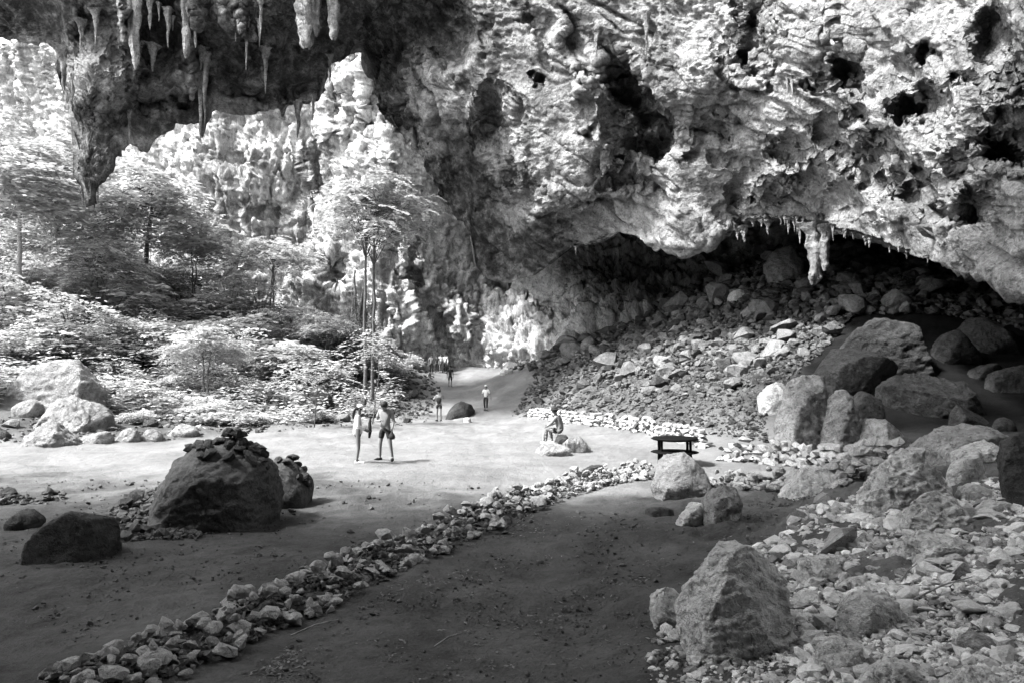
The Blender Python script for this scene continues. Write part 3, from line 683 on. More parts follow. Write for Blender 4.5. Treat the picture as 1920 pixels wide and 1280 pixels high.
B = [
 ('foreground_boulder', 'tall pale rough boulder with dark hollow front beside the near path', [(1285,1215),(1278,1130),(1283,1075),(1277,1045),(1310,1018),(1345,1010),(1392,1020),(1412,1045),(1435,1078),(1480,1130),(1492,1155),(1470,1180),(1420,1200),(1375,1222),(1340,1228)], 'pitted', 0.8, 0.06),
 ('rock', 'low weathered rock against the left foot of the tall foreground boulder', [(1222,1150),(1220,1110),(1240,1092),(1275,1100),(1288,1150),(1280,1175),(1240,1170)], 'pitted', 0.9, 0.06),
 ('slab_rock', 'broad mottled slab overhanging a black gap in the foreground rubble', [(1572,1150),(1580,1120),(1600,1105),(1650,1103),(1682,1112),(1670,1135),(1645,1190),(1620,1180)], 'pitted', 0.8, 0.04),
 ('rock', 'streaked block propped below the mottled slab in the foreground', [(1532,1225),(1540,1200),(1575,1180),(1610,1195),(1622,1230),(1600,1258),(1558,1268)], 'pitted', 0.9, 0.05),
 ('rock', 'small block with white top and black front left of the mottled slab', [(1578,1105),(1580,1086),(1602,1080),(1634,1080),(1640,1100),(1632,1108)], 'pitted', 0.9, 0.03),
 ('rock', 'broken pale rock with dark sides right behind the tall foreground boulder', [(1500,1080),(1504,1050),(1540,1038),(1590,1040),(1600,1062),(1560,1085)], 'pitted', 0.8, 0.06),
 ('rock', 'rough grey hump below the undercut rock on the right', [(1655,1040),(1690,1010),(1740,996),(1790,1005),(1840,1035),(1830,1050),(1700,1055)], 'pitted', 0.7, 0.06),
 ('rock', 'pointed pale chip leaning on the grey hump', [(1698,1025),(1700,1022),(1720,1028),(1742,1040),(1735,1048),(1705,1050)], 'stone', 0.8, 0.03),
 ('rock', 'bright lumpy rock cut by the bottom edge of the frame', [(1625,1290),(1630,1240),(1660,1232),(1700,1240),(1735,1250),(1745,1300)], 'pitted', 0.8, 0.06),
 ('rock', 'broad speckled rock at the bottom right of the frame', [(1760,1300),(1780,1265),(1820,1250),(1870,1255),(1880,1300)], 'pitted', 0.8, 0.06),
 ('rock', 'flat dark grey stone lying among white rubble at right', [(1797,1205),(1800,1190),(1835,1185),(1872,1200),(1865,1215),(1830,1222)], 'boulder', 0.7, 0.02),
 ('undercut_rock', 'pale lumpy rock undercut below, lowest of the right-hand boulders', [(1684,970),(1690,950),(1720,930),(1760,920),(1800,925),(1822,945),(1815,975),(1795,1000),(1740,985)], 'pitted', 0.8, 0.06),
 ('pitted_boulder', 'large pitted boulder with black cavity at its foot, right of the path', [(1628,945),(1632,900),(1645,870),(1690,838),(1730,832),(1760,860),(1765,890),(1755,915),(1730,925),(1705,958),(1650,962)], 'pitted', 0.85, 0.07),
 ('dark_boulder', 'dark smooth boulder cut by the right edge of the frame', [(1880,930),(1878,880),(1884,840),(1895,815),(1925,800),(1960,810),(1970,930),(1920,950)], 'dark_rock', 0.9, 0.03),
 ('slab_rock', 'bright leaning slab between the pitted boulder and the dark boulder', [(1780,900),(1782,875),(1800,850),(1835,838),(1842,850),(1840,885),(1820,905),(1790,912)], 'pitted', 0.6, 0.02),
 ('rock', 'rough grey block in front of the bright leaning slab', [(1795,935),(1800,912),(1830,905),(1858,918),(1870,935),(1845,940)], 'pitted', 0.8, 0.05),
 ('rock', 'long pale ledge rock above the bright leaning slab', [(1770,870),(1790,845),(1830,825),(1880,820),(1884,850),(1850,868)], 'pitted', 0.6, 0.04),
 ('rock', 'pale knobbly rock under the dark boulder at the right edge', [(1835,950),(1850,938),(1885,936),(1905,950),(1898,965),(1850,966)], 'pitted', 0.8, 0.05),
 ('pyramid_boulder', 'pale pyramid boulder standing behind the low dry stone wall', [(1590,850),(1605,825),(1630,790),(1642,784),(1660,795),(1685,820),(1705,838),(1690,856)], 'boulder', 0.9, 0.03),
 ('wide_boulder', 'wide smooth grey boulder in front of the black cave recess', [(1712,850),(1725,815),(1760,802),(1800,800),(1830,794),(1850,803),(1875,828),(1870,860),(1760,868)], 'boulder', 0.8, 0.03),
 ('stalagmite', 'squat stalagmite column with white stained front behind the stone wall', [(1545,850),(1548,800),(1552,760),(1562,738),(1575,728),(1590,740),(1602,765),(1612,800),(1622,850)], 'boulder', 0.85, 0.05),
 ('stalagmite', 'broad dark streaked stalagmite left of the white stained column', [(1452,850),(1455,800),(1470,760),(1480,715),(1500,702),(1530,705),(1545,730),(1550,780),(1556,850)], 'boulder', 0.8, 0.05),
 ('rock', 'low pale rock shoulder at the left foot of the stalagmites', [(1420,770),(1424,742),(1440,722),(1466,718),(1480,740),(1474,775)], 'pitted', 0.8, 0.05),
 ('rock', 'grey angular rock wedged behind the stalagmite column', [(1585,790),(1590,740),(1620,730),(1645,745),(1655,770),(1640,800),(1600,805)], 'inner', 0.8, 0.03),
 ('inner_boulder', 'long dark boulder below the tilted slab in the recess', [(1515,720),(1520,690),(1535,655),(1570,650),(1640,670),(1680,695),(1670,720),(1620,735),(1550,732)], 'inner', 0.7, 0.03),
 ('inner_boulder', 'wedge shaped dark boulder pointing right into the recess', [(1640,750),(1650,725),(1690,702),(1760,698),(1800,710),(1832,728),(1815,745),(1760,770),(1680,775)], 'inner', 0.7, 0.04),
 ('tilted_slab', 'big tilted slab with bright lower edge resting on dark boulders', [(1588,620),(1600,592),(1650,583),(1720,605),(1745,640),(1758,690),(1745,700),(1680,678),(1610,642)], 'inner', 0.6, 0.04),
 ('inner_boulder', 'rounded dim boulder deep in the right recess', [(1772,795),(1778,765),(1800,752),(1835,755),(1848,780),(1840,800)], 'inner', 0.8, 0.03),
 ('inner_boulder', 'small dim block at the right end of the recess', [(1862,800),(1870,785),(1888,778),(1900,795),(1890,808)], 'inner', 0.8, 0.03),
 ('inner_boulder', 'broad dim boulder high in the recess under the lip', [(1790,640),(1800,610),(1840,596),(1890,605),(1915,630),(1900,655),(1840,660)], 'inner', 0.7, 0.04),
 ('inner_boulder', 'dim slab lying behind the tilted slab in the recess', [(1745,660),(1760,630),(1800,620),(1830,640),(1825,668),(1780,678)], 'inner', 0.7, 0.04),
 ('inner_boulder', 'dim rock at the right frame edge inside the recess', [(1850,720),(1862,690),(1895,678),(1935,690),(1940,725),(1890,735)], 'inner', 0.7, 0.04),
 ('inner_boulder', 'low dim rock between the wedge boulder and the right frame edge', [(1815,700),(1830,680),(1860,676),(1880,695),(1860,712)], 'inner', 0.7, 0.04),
 ('smooth_hump', 'smooth pale hump below the dry stone wall, left of the pitted boulder', [(1455,925),(1475,895),(1510,880),(1545,872),(1570,885),(1575,905),(1530,925)], 'pitted', 0.8, 0.03),
 ('boulder', 'grey boulder just below the round black table', [(1222,905),(1226,880),(1245,856),(1262,845),(1285,848),(1305,870),(1335,905),(1325,925),(1290,930),(1245,915)], 'boulder', 0.8, 0.03),
 ('pitted_boulder', 'upright speckled boulder standing at the end of the stone border', [(1318,975),(1318,930),(1332,905),(1360,893),(1385,905),(1395,935),(1388,965),(1365,982)], 'boulder', 0.85, 0.05),
 ('rock', 'low broken rock left of the upright speckled boulder', [(1268,975),(1275,950),(1295,938),(1318,942),(1325,975),(1300,985)], 'pitted', 0.8, 0.06),
 ('flat_rock', 'flat dark rock lying at the near end of the path bend', [(1210,968),(1212,955),(1240,948),(1268,952),(1265,968)], 'dark_rock', 0.7, 0.03),
 ('rock', 'dark rounded boulder at the far end of the stone border', [(1086,893),(1088,878),(1105,868),(1122,869),(1135,880),(1134,893)], 'dark_rock', 0.9, 0.03),
 ('seat_rock', 'low pale rock slab under the feet of the seated person', [(1000,842),(1004,832),(1030,826),(1060,832),(1074,845),(1070,854),(1030,850)], 'boulder', 0.7, 0.04),
 ('long_rock', 'barrel shaped pale rock lying right of the seated person', [(1052,838),(1055,822),(1075,818),(1098,817),(1107,828),(1104,844),(1085,847)], 'boulder', 0.5, 0.03),
 ('seat_rock', 'dark rounded rock that the person sits on', [(1040,842),(1041,824),(1047,814),(1062,814),(1069,824),(1070,842)], 'dark_rock', 1.35, 0.02),
 ('path_boulder', 'near-black peaked boulder standing in the middle of the path', [(836,780),(846,765),(860,752),(866,749),(880,756),(889,762),(892,774),(870,783)], 'dark_rock', 0.9, 0.03),
 ('rock', 'small pale block at the foot of the near-black path boulder', [(869,792),(870,783),(882,779),(884,792)], 'pitted', 0.9, 0.03),
 ('calcite_mound', 'big dark domed calcite mound in the left foreground', [(293,940),(305,905),(325,878),(352,856),(385,838),(420,828),(455,834),(490,852),(515,874),(524,905),(518,930),(490,955),(440,980),(380,990),(310,965)], 'mound', 0.9, 0.03),
 ('calcite_mound', 'lower dark mound joined to the right side of the domed mound', [(495,950),(498,890),(510,862),(545,856),(560,872),(580,895),(585,910),(560,930)], 'mound', 0.8, 0.02),
 ('pyramid_boulder', 'dark angular pyramid boulder on the left floor', [(75,1048),(71,1010),(92,985),(150,955),(174,941),(186,962),(206,988),(214,1012),(190,1032),(130,1052)], 'dark_rock', 0.9, 0.02),
 ('rock', 'small dark rock left of the pyramid boulder', [(17,992),(18,972),(34,956),(58,952),(74,965),(74,985),(50,992)], 'dark_rock', 0.9, 0.03),
 ('white_boulder', 'large pale tilted boulder among shrubs at the left edge', [(20,690),(60,675),(130,672),(180,678),(200,700),(195,745),(150,760),(80,762),(40,715)], 'boulder', 0.7, 0.03),
 ('rock', 'long mottled boulder in front of the large pale tilted boulder', [(60,790),(66,765),(95,748),(140,745),(180,752),(206,775),(190,800),(120,808)], 'boulder', 0.7, 0.05),
 ('rock', 'smooth pale rock left of the long mottled boulder', [(22,770),(28,758),(55,750),(76,752),(70,778),(45,782)], 'boulder', 0.8, 0.02),
 ('rock', 'rough low rock below the long mottled boulder', [(40,832),(60,805),(100,793),(135,800),(150,825),(110,836)], 'boulder', 0.7, 0.07),
 ('rock', 'small dark shadowed rock at the left frame edge', [(-6,822),(-4,808),(10,803),(18,815),(14,824)], 'dark_rock', 0.8, 0.03),
 ('rock', 'long low rock at the left floor edge', [(140,828),(160,815),(195,808),(218,818),(210,830)], 'boulder', 0.7, 0.05),
 ('rock', 'leaning dark fronted rock at the edge of the left floor', [(218,828),(232,805),(255,799),(264,815),(258,828)], 'boulder', 0.8, 0.04),
 ('rock', 'pale rounded rock beside the leaning dark fronted rock', [(262,826),(272,806),(290,800),(308,812),(305,826)], 'boulder', 0.8, 0.05),
 ('rock', 'grey rock right end of the row along the left floor', [(312,815),(330,798),(352,795),(372,805),(368,818)], 'boulder', 0.8, 0.05),
 ('moss_rock', 'black weathered block half hidden by shrubs, upper of two', [(510,725),(515,690),(530,676),(560,668),(590,672),(602,700),(596,728),(550,735)], 'dark_rock', 0.8, 0.06),
 ('moss_rock', 'black weathered block behind the sapling stake, lower of two', [(552,765),(556,745),(570,730),(595,715),(612,730),(622,755),(615,770),(580,772)], 'dark_rock', 0.8, 0.06),
 ('rock', 'triangular grey rock left of the two black blocks', [(462,738),(475,722),(500,718),(512,728),(508,745)], 'boulder', 0.8, 0.03),
 ('rock', 'low pale rock under the leaning sapling', [(395,770),(405,755),(430,748),(455,758),(452,775)], 'boulder', 0.8, 0.05),
 ('rock', 'pale sharp rock standing on the far scree foot', [(938,702),(940,692),(950,684),(962,690),(960,702)], 'pitted', 0.8, 0.03),
 ('rock', 'pale block at the crest of the far path', [(925,683),(932,668),(942,660),(952,672),(945,684)], 'pitted', 0.8, 0.03),
 ('scree_boulder', 'pale rounded boulder below the low ledge on the scree top', [(1040,645),(1042,628),(1060,616),(1085,620),(1095,638),(1075,650)], 'pitted', 0.8, 0.03),
 ('scree_boulder', 'big grey boulder left of the hanging stalactites', [(1430,520),(1432,490),(1445,470),(1480,465),(1500,480),(1495,515),(1450,530)], 'boulder', 0.8, 0.03),
 ('scree_boulder', 'large dim boulder on the scree right of the stalactites', [(1650,575),(1655,550),(1680,540),(1700,552),(1710,575)], 'boulder', 0.8, 0.03),
 ('scree_boulder', 'pale slanted block low on the scree slope', [(1365,560),(1368,548),(1395,540),(1400,552),(1385,565)], 'pitted', 0.8, 0.03),
 ('rock', 'small dark standing rock above the pale back border', [(1268,812),(1268,795),(1278,785),(1290,790),(1288,810)], 'dark_rock', 0.8, 0.03),
]
MOUNDS = []
for name, label, out, mat, dep, amp in B:
    kw = {}
    if name == 'tilted_slab': kw = dict(d=29.5)
    if name == 'foreground_boulder': kw = dict(slant=3.2)
    if name in ('undercut_rock', 'pitted_boulder') or mat == 'pitted' and 'fore' in label: kw.setdefault('slant', 2.0)
    if name == 'slab_rock' and 'mottled' in label: kw = dict(base=1190)
    cat = {'stalagmite': 'stalagmite', 'calcite_mound': 'mound'}.get(name, 'rock' if name in ('rock', 'seat_rock', 'flat_rock', 'long_rock') else 'boulder')
    if name == 'foreground_boulder': amp = 0.04
    ob_ = boulder(name, label, cat, out, mat, dep, amp * 0.85, ridg=(0.8 if mat == 'pitted' else 0.5), **kw)
    if name == 'calcite_mound': MOUNDS.append(ob_)

# small stones: a few shared shapes
def stone_variant(seed, flat=0.6, sub=False):
    r = np.random.default_rng(seed)
    p = r.normal(size=(15, 3)); p /= np.linalg.norm(p, axis=1, keepdims=True)
    p *= r.uniform(0.82, 1.08, (15, 1))
    p *= np.array([1.0, r.uniform(0.65, 0.95), r.uniform(flat * 0.75, flat * 1.15)]) * 0.5
    me = hull_mesh('stone', p, 0.25 if sub else 9, 0.03 if sub else 0, seed, smooth_it=0, max_it=2, shade=False)
    me.materials.append(M['stone'])
    return me
STONES = [stone_variant(s) for s in range(14)]
STONES_FINE = [stone_variant(40 + s, 0.6, True) for s in range(8)]
def recol(L, mat):
    out = []
    for m in L:
        c = m.copy(); c.materials.clear(); c.materials.append(M[mat]); out.append(c)
    return out
SCREE_A, SCREE_F = recol(STONES, 'scree'), recol(STONES_FINE, 'scree')
DULL_F = recol(STONES_FINE, 'dull_stone')
WS_A, WS_F = recol(STONES, 'wall_stone'), recol(STONES_FINE, 'wall_stone')
def hull_arrays(me):
    V = np.array([v.co for v in me.vertices]); me.calc_loop_triangles()
    F = np.array([t.vertices for t in me.loop_triangles])
    return V, F
SA = [hull_arrays(m) for m in STONES]
def rotmats(n, tilt, r):
    a = r.uniform(0, 2 * math.pi, n); b = r.normal(0, tilt, n); c = r.normal(0, tilt, n)
    ca, sa, cb, sb, cc, sc_ = np.cos(a), np.sin(a), np.cos(b), np.sin(b), np.cos(c), np.sin(c)
    R = np.zeros((n, 3, 3))
    Rz = np.stack([np.stack([ca, -sa, 0 * a], -1), np.stack([sa, ca, 0 * a], -1), np.stack([0 * a, 0 * a, 1 + 0 * a], -1)], 1)
    Rx = np.stack([np.stack([1 + 0 * a, 0 * a, 0 * a], -1), np.stack([0 * a, cb, -sb], -1), np.stack([0 * a, sb, cb], -1)], 1)
    Ry = np.stack([np.stack([cc, 0 * a, sc_], -1), np.stack([0 * a, 1 + 0 * a, 0 * a], -1), np.stack([-sc_, 0 * a, cc], -1)], 1)
    return Rx @ Ry @ Rz
def stone_stuff(name, pos, size, label, seed, mat='gravel', parent=None, tilt=0.3, cat=None):
    r = np.random.default_rng(seed)
    R = rotmats(len(pos), tilt, r)
    var = r.integers(0, len(SA), len(pos))
    Vs, Fs, off = [], [], 0
    for k, (V, F) in enumerate(SA):
        i = np.nonzero(var == k)[0]
        if not len(i): continue
        W = np.einsum('nij,vj->nvi', R[i], V) * size[i][:, None, None] + pos[i][:, None, :]
        Vs.append(W.reshape(-1, 3))
        Fs.append((F[None] + (np.arange(len(i)) * len(V))[:, None, None]).reshape(-1, 3) + off)
        off += len(i) * len(V)
    me = mesh_np(name, np.concatenate(Vs), np.concatenate(Fs), False)
    o = link(name, me, M[mat], parent)
    return tag(o, label, cat, None, 'stuff')
def inpoly(x, y, poly):
    c = np.zeros(len(x), bool); n = len(poly)
    for i in range(n):
        x1, y1 = poly[i]; x2, y2 = poly[i - 1]
        m = ((y1 > y) != (y2 > y)) & (x < (x2 - x1) * (y - y1) / (y2 - y1 + 1e-9) + x1)
        c ^= m
    return c
def sample_poly(poly, n, r):
    p = np.array(poly, float); out = np.zeros((0, 2))
    while len(out) < n:
        q = r.uniform(p.min(0), p.max(0), (n * 3, 2))
        out = np.concatenate([out, q[inpoly(q[:, 0], q[:, 1], poly)]])
    return out[:n]

# foreground rubble
RUB = [(1215, 1285), (1225, 1190), (1290, 1150), (1420, 1030), (1480, 1000), (1500, 950), (1620, 930), (1700, 900), (1925, 900), (1925, 1300), (1400, 1300)]
r_ = np.random.default_rng(3)
def rubble():
    q = sample_poly(RUB, 270, r_)
    P = on_ground_many(q[:, 0], q[:, 1])
    dens = np.clip((q[:, 0] - 1250) / 300, 0.4, 1)
    s = np.exp(r_.normal(math.log(30), 0.42, 270)) * dens
    s = np.clip(s * 1.15, 15, 80)
    for i in range(270):
        size = s[i] * P[i, 1] / 1280
        me = (STONES_FINE if s[i] > 30 else STONES)[r_.integers(0, 8)]
        o = link('stone', me, None, None, (P[i, 0], P[i, 1], P[i, 2] + 0.16 * size), (r_.normal(0, .3), r_.normal(0, .3), r_.uniform(0, 6.28)), (size, size, size * r_.uniform(.6, 1)))
        where = 'around the foot of the tall foreground boulder' if q[i, 0] < 1530 and q[i, 1] > 1040 else 'on the bare slope above the tall foreground boulder' if q[i, 0] < 1660 and q[i, 1] <= 1040 else 'below the undercut rock and pitted boulder' if q[i, 1] < 1040 else 'around and below the mottled slab' if q[i, 0] < 1720 else 'in the rubble at the lower right corner'
        tag(o, 'loose angular pale stone ' + where, 'stone', 'loose stones ' + where)
    q = sample_poly(RUB, 13000, r_)
    P = on_ground_many(q[:, 0], q[:, 1])
    size = np.exp(r_.normal(math.log(12.5), 0.5, len(q))) * P[:, 1] / 1280
    keep = r_.uniform(size=len(q)) < np.clip((q[:, 0] - 1180) / 350, 0.2, 1)
    P[:, 2] += 0.12 * size
    stone_stuff('gravel', P[keep], size[keep], 'small pale limestone chips between the foreground stones', 5)
    # the same rubble goes on outside the frame
    q = np.concatenate([sample_poly([(1920, 900), (3000, 880), (3000, 1500), (1920, 1500)], 6500, r_), sample_poly([(1250, 1290), (1950, 1290), (1950, 1480), (1350, 1480)], 1500, r_)])
    P = on_ground_many(q[:, 0], q[:, 1])
    size = np.exp(r_.normal(math.log(16), 0.5, len(q))) * np.minimum(P[:, 1], 14) / 1280
    P[:, 2] += 0.12 * size
    stone_stuff('rubble', P, size, 'pale limestone rubble continuing at the far right', 9)
    # thin scatter over the path and the floor
    q = np.concatenate([sample_poly([(400, 1285), (1000, 960), (1280, 960), (1500, 930), (1420, 1040), (1280, 1160), (1225, 1285)], 4200, r_),
                        sample_poly([(0, 1100), (0, 900), (700, 900), (1000, 900), (600, 1060), (200, 1250)], 3000, r_),
                        sample_poly([(1000, 960), (1280, 960), (1330, 1030), (1290, 1285), (900, 1285)], 200, r_),
                        sample_poly([(1300, 985), (1400, 925), (1650, 905), (1640, 960), (1480, 1000)], 900, r_)])
    P = on_ground_many(q[:, 0], q[:, 1])
    size = np.exp(r_.normal(math.log(4.2), 0.5, len(q))) * P[:, 1] / 1280
    k_ = fbm(P * np.array([0.9, 0.9, 0]) + 13, 3) + r_.normal(0, .25, len(P)) > -0.05
    P, size = P[k_], size[k_]
    P[:, 2] += 0.1 * size
    stone_stuff('pebbles', P, size, 'scattered pebbles on the dark soil path', 6, 'scree_fine')
    # dark rubble around the domed mound
    q = np.concatenate([sample_poly([(180, 985), (210, 955), (300, 915), (310, 960), (380, 990), (370, 1012), (220, 1015)], 700, r_), sample_poly([(0, 935), (110, 925), (125, 935), (60, 948), (0, 945)], 60, r_)])
    P = on_ground_many(q[:, 0], q[:, 1])
    size = np.exp(r_.normal(math.log(13), 0.45, len(q))) * P[:, 1] / 1280
    P[:, 2] += 0.3 * size * r_.uniform(0, 1.5, len(q))
    stone_stuff('dark_rubble', P, size, 'dark broken rubble spilled left of the domed mound', 8, 'mound')
rubble()

# stones heaped on the domed mound
def crown_stones():
    from mathutils.bvhtree import BVHTree
    r = np.random.default_rng(12)
    for ob, n, rx, ry, lab, grp in ((MOUNDS[0], 70, 0.7, 0.5, 'dark stone in the heap on top of the domed mound', 'stones heaped on the domed mound'), (MOUNDS[1], 14, 0.4, 0.3, 'stone lying on the lower right-hand mound', 'stones on the lower mound')):
        me = ob.data
        bv = BVHTree.FromPolygons([v.co for v in me.vertices], [p.vertices for p in me.polygons])
        V = np.array([v.co for v in me.vertices]); top = V[V[:, 2].argmax()]
        put = []
        for i in range(n):
            k = r.uniform(0.05, 1) ** 0.7; a_ = r.uniform(0, 6.28)
            x = top[0] * 0.6 + math.cos(a_) * rx * k + 0.1; y = top[1] * 0.6 + math.sin(a_) * ry * k
            h = bv.ray_cast(Vector((x, y, 9)), Vector((0, 0, -1)))[0]
            if h is None: continue
            s_ = r.uniform(0.16, 0.36)
            z = h.z + 0.14 * s_ + (0.16 if k < 0.45 and i % 2 else 0.0)
            put.append((x, y, z, s_))
            o = link('stone', DULL_F[i % 8], None, None, ob.location + Vector((x, y, z)), (r.normal(0, .4), r.normal(0, .4), r.uniform(0, 6)), (s_, s_, s_))
            tag(o, lab, 'stone', grp)
crown_stones()

# dry stone borders and walls: one thing each, every stone a part
def stone_row(name, label, path, n, height, width, size, seed, group=None, extra=0, steep=False, sets=None):
    SA_, SF_ = sets or (WS_A, WS_F)
    r = np.random.default_rng(seed)
    w = np.array([on_ground(px, py) for px, py in path])
    seg = np.linalg.norm(np.diff(w[:, :2], axis=0), axis=1); L = np.concatenate([[0], np.cumsum(seg)])
    root = bpy.data.objects.new(name, None); COL.objects.link(root)
    root.location = w[0]
    tag(root, label, 'stone wall', group)
    def put(k, sizes):
        # even spacing in the picture: nearer stretches get as many stones per pixel as far ones
        pl = np.concatenate([[0], np.cumsum(np.linalg.norm(np.diff(np.array(path, float), axis=0), axis=1))])
        t = np.interp(r.uniform(0, pl[-1], k), pl, L)
        x = np.interp(t, L, w[:, 0]); y = np.interp(t, L, w[:, 1])
        tx = np.interp(t + 0.1, L, w[:, 0]) - np.interp(t - 0.1, L, w[:, 0]); ty = np.interp(t + 0.1, L, w[:, 1]) - np.interp(t - 0.1, L, w[:, 1])
        nn = np.hypot(tx, ty) + 1e-9
        lat = r.uniform(-1, 1, k) if not steep else r.uniform(-.6, .6, k)
        h = np.floor(r.uniform(0, 1, k) * (height / (sizes.mean() * 0.62) + 0.6)) * sizes.mean() * 0.62 * (1 - (0.85 if not steep else 0.2) * np.abs(lat))
        x = x - ty / nn * lat * width / 2; y = y + tx / nn * lat * width / 2
        z = ground(x, y) + h + 0.12 * sizes
        return np.stack([x, y, z], -1)
    s = np.clip(np.exp(r.normal(math.log(size), 0.38, n)), size * 0.45, size * 2.0)
    P = put(n, s)
    P -= w[0]
    if steep:
        nc_ = max(3, round(height / 0.17)); rows = []
        for c_ in range(nc_):
            t_ = r.uniform(0, 0.2)
            while t_ < L[-1]:
                w_ = size * r.uniform(0.75, 1.7)
                if c_ < nc_ - 1 or r.uniform() < 0.7:
                    rows.append((t_ + w_ / 2, c_, w_))
                t_ += w_ * 0.93
        idx_ = r.permutation(len(rows))[:300]
        for k_ in idx_:
            t_, c_, w_ = rows[k_]
            x_, y_ = np.interp(t_, L, w[:, 0]), np.interp(t_, L, w[:, 1])
            tx_, ty_ = np.interp(t_ + .2, L, w[:, 0]) - np.interp(t_ - .2, L, w[:, 0]), np.interp(t_ + .2, L, w[:, 1]) - np.interp(t_ - .2, L, w[:, 1])
            hh = height / nc_
            p_ = np.array([x_ + r.normal(0, .04), y_ + r.normal(0, .05), gz(x_, y_) + hh * (c_ + 0.45)]) - w[0]
            me = SF_[r.integers(0, 8)]
            link('stone', me, None, root, p_, (r.normal(0, .1), r.normal(0, .1), math.atan2(ty_, tx_) + r.normal(0, .15)), (w_ * 1.12, 0.42, hh * r.uniform(1.9, 2.5)))
    for i in range(0 if not steep else n - 40, n):
        me = (SF_ if s[i] > size else SA_)[r.integers(0, 8)]
        if steep: P[i, 2] = 0.1 * s[i] + gz(P[i, 0] + w[0][0], P[i, 1] + w[0][1]) - w[0][2]
        link('stone', me, None, root, P[i], (r.normal(0, .35), r.normal(0, .35), r.uniform(0, 6.28)), (s[i], s[i], s[i] * r.uniform(.8, 1.15)))
    if extra:
        s2 = np.exp(r.normal(math.log(size * 0.5), 0.3, extra))
        P = put(extra, s2); P[:, 2] -= 0.3 * np.maximum(0, P[:, 2] - ground(P[:, 0], P[:, 1]))
        P -= w[0]
        stone_stuff('rubble_fill', P, s2, None, seed + 1, 'scree_fine', root)
    return root
stone_row('stone_border', 'long low border of heaped stones crossing the foreground beside the path', [(120, 1305), (240, 1268), (360, 1215), (480, 1160)], 120, 0.30, 0.95, 0.17, 21, 'stretches of the foreground stone border', 420)
stone_row('stone_border', 'middle stretch of the foreground stone border, below the standing pair', [(480, 1160), (570, 1120), (690, 1062), (790, 1025), (880, 985)], 250, 0.32, 1.05, 0.17, 22, 'stretches of the foreground stone border', 700)
stone_row('stone_border', 'far stretch of the foreground stone border, ending at the dark rounded boulder', [(880, 985), (960, 955), (1020, 932), (1090, 908), (1150, 900), (1225, 893)], 250, 0.42, 1.2, 0.2, 23, 'stretches of the foreground stone border', 600)
stone_row('dry_stone_wall', 'low dry stone wall right of the round table, under the stalagmites', [(1352, 862), (1420, 868), (1490, 874), (1560, 884), (1640, 892), (1720, 900)], 290, 0.72, 0.55, 0.27, 24, None, 90, True, (WS_A, WS_F))
stone_row('rubble_bank', 'second bank of loose stones in front of the dry stone wall', [(1335, 905), (1390, 915), (1450, 915), (1520, 910), (1620, 905)], 190, 0.4, 1.1, 0.26, 25, None, 120, False, (WS_A, WS_F))
stone_row('stone_border', 'white stone border along the far path behind the seated person', [(990, 785), (1060, 793), (1130, 799), (1180, 806), (1250, 824), (1320, 838)], 210, 0.65, 0.7, 0.34, 26, None, 120, True, (WS_A, WS_F))

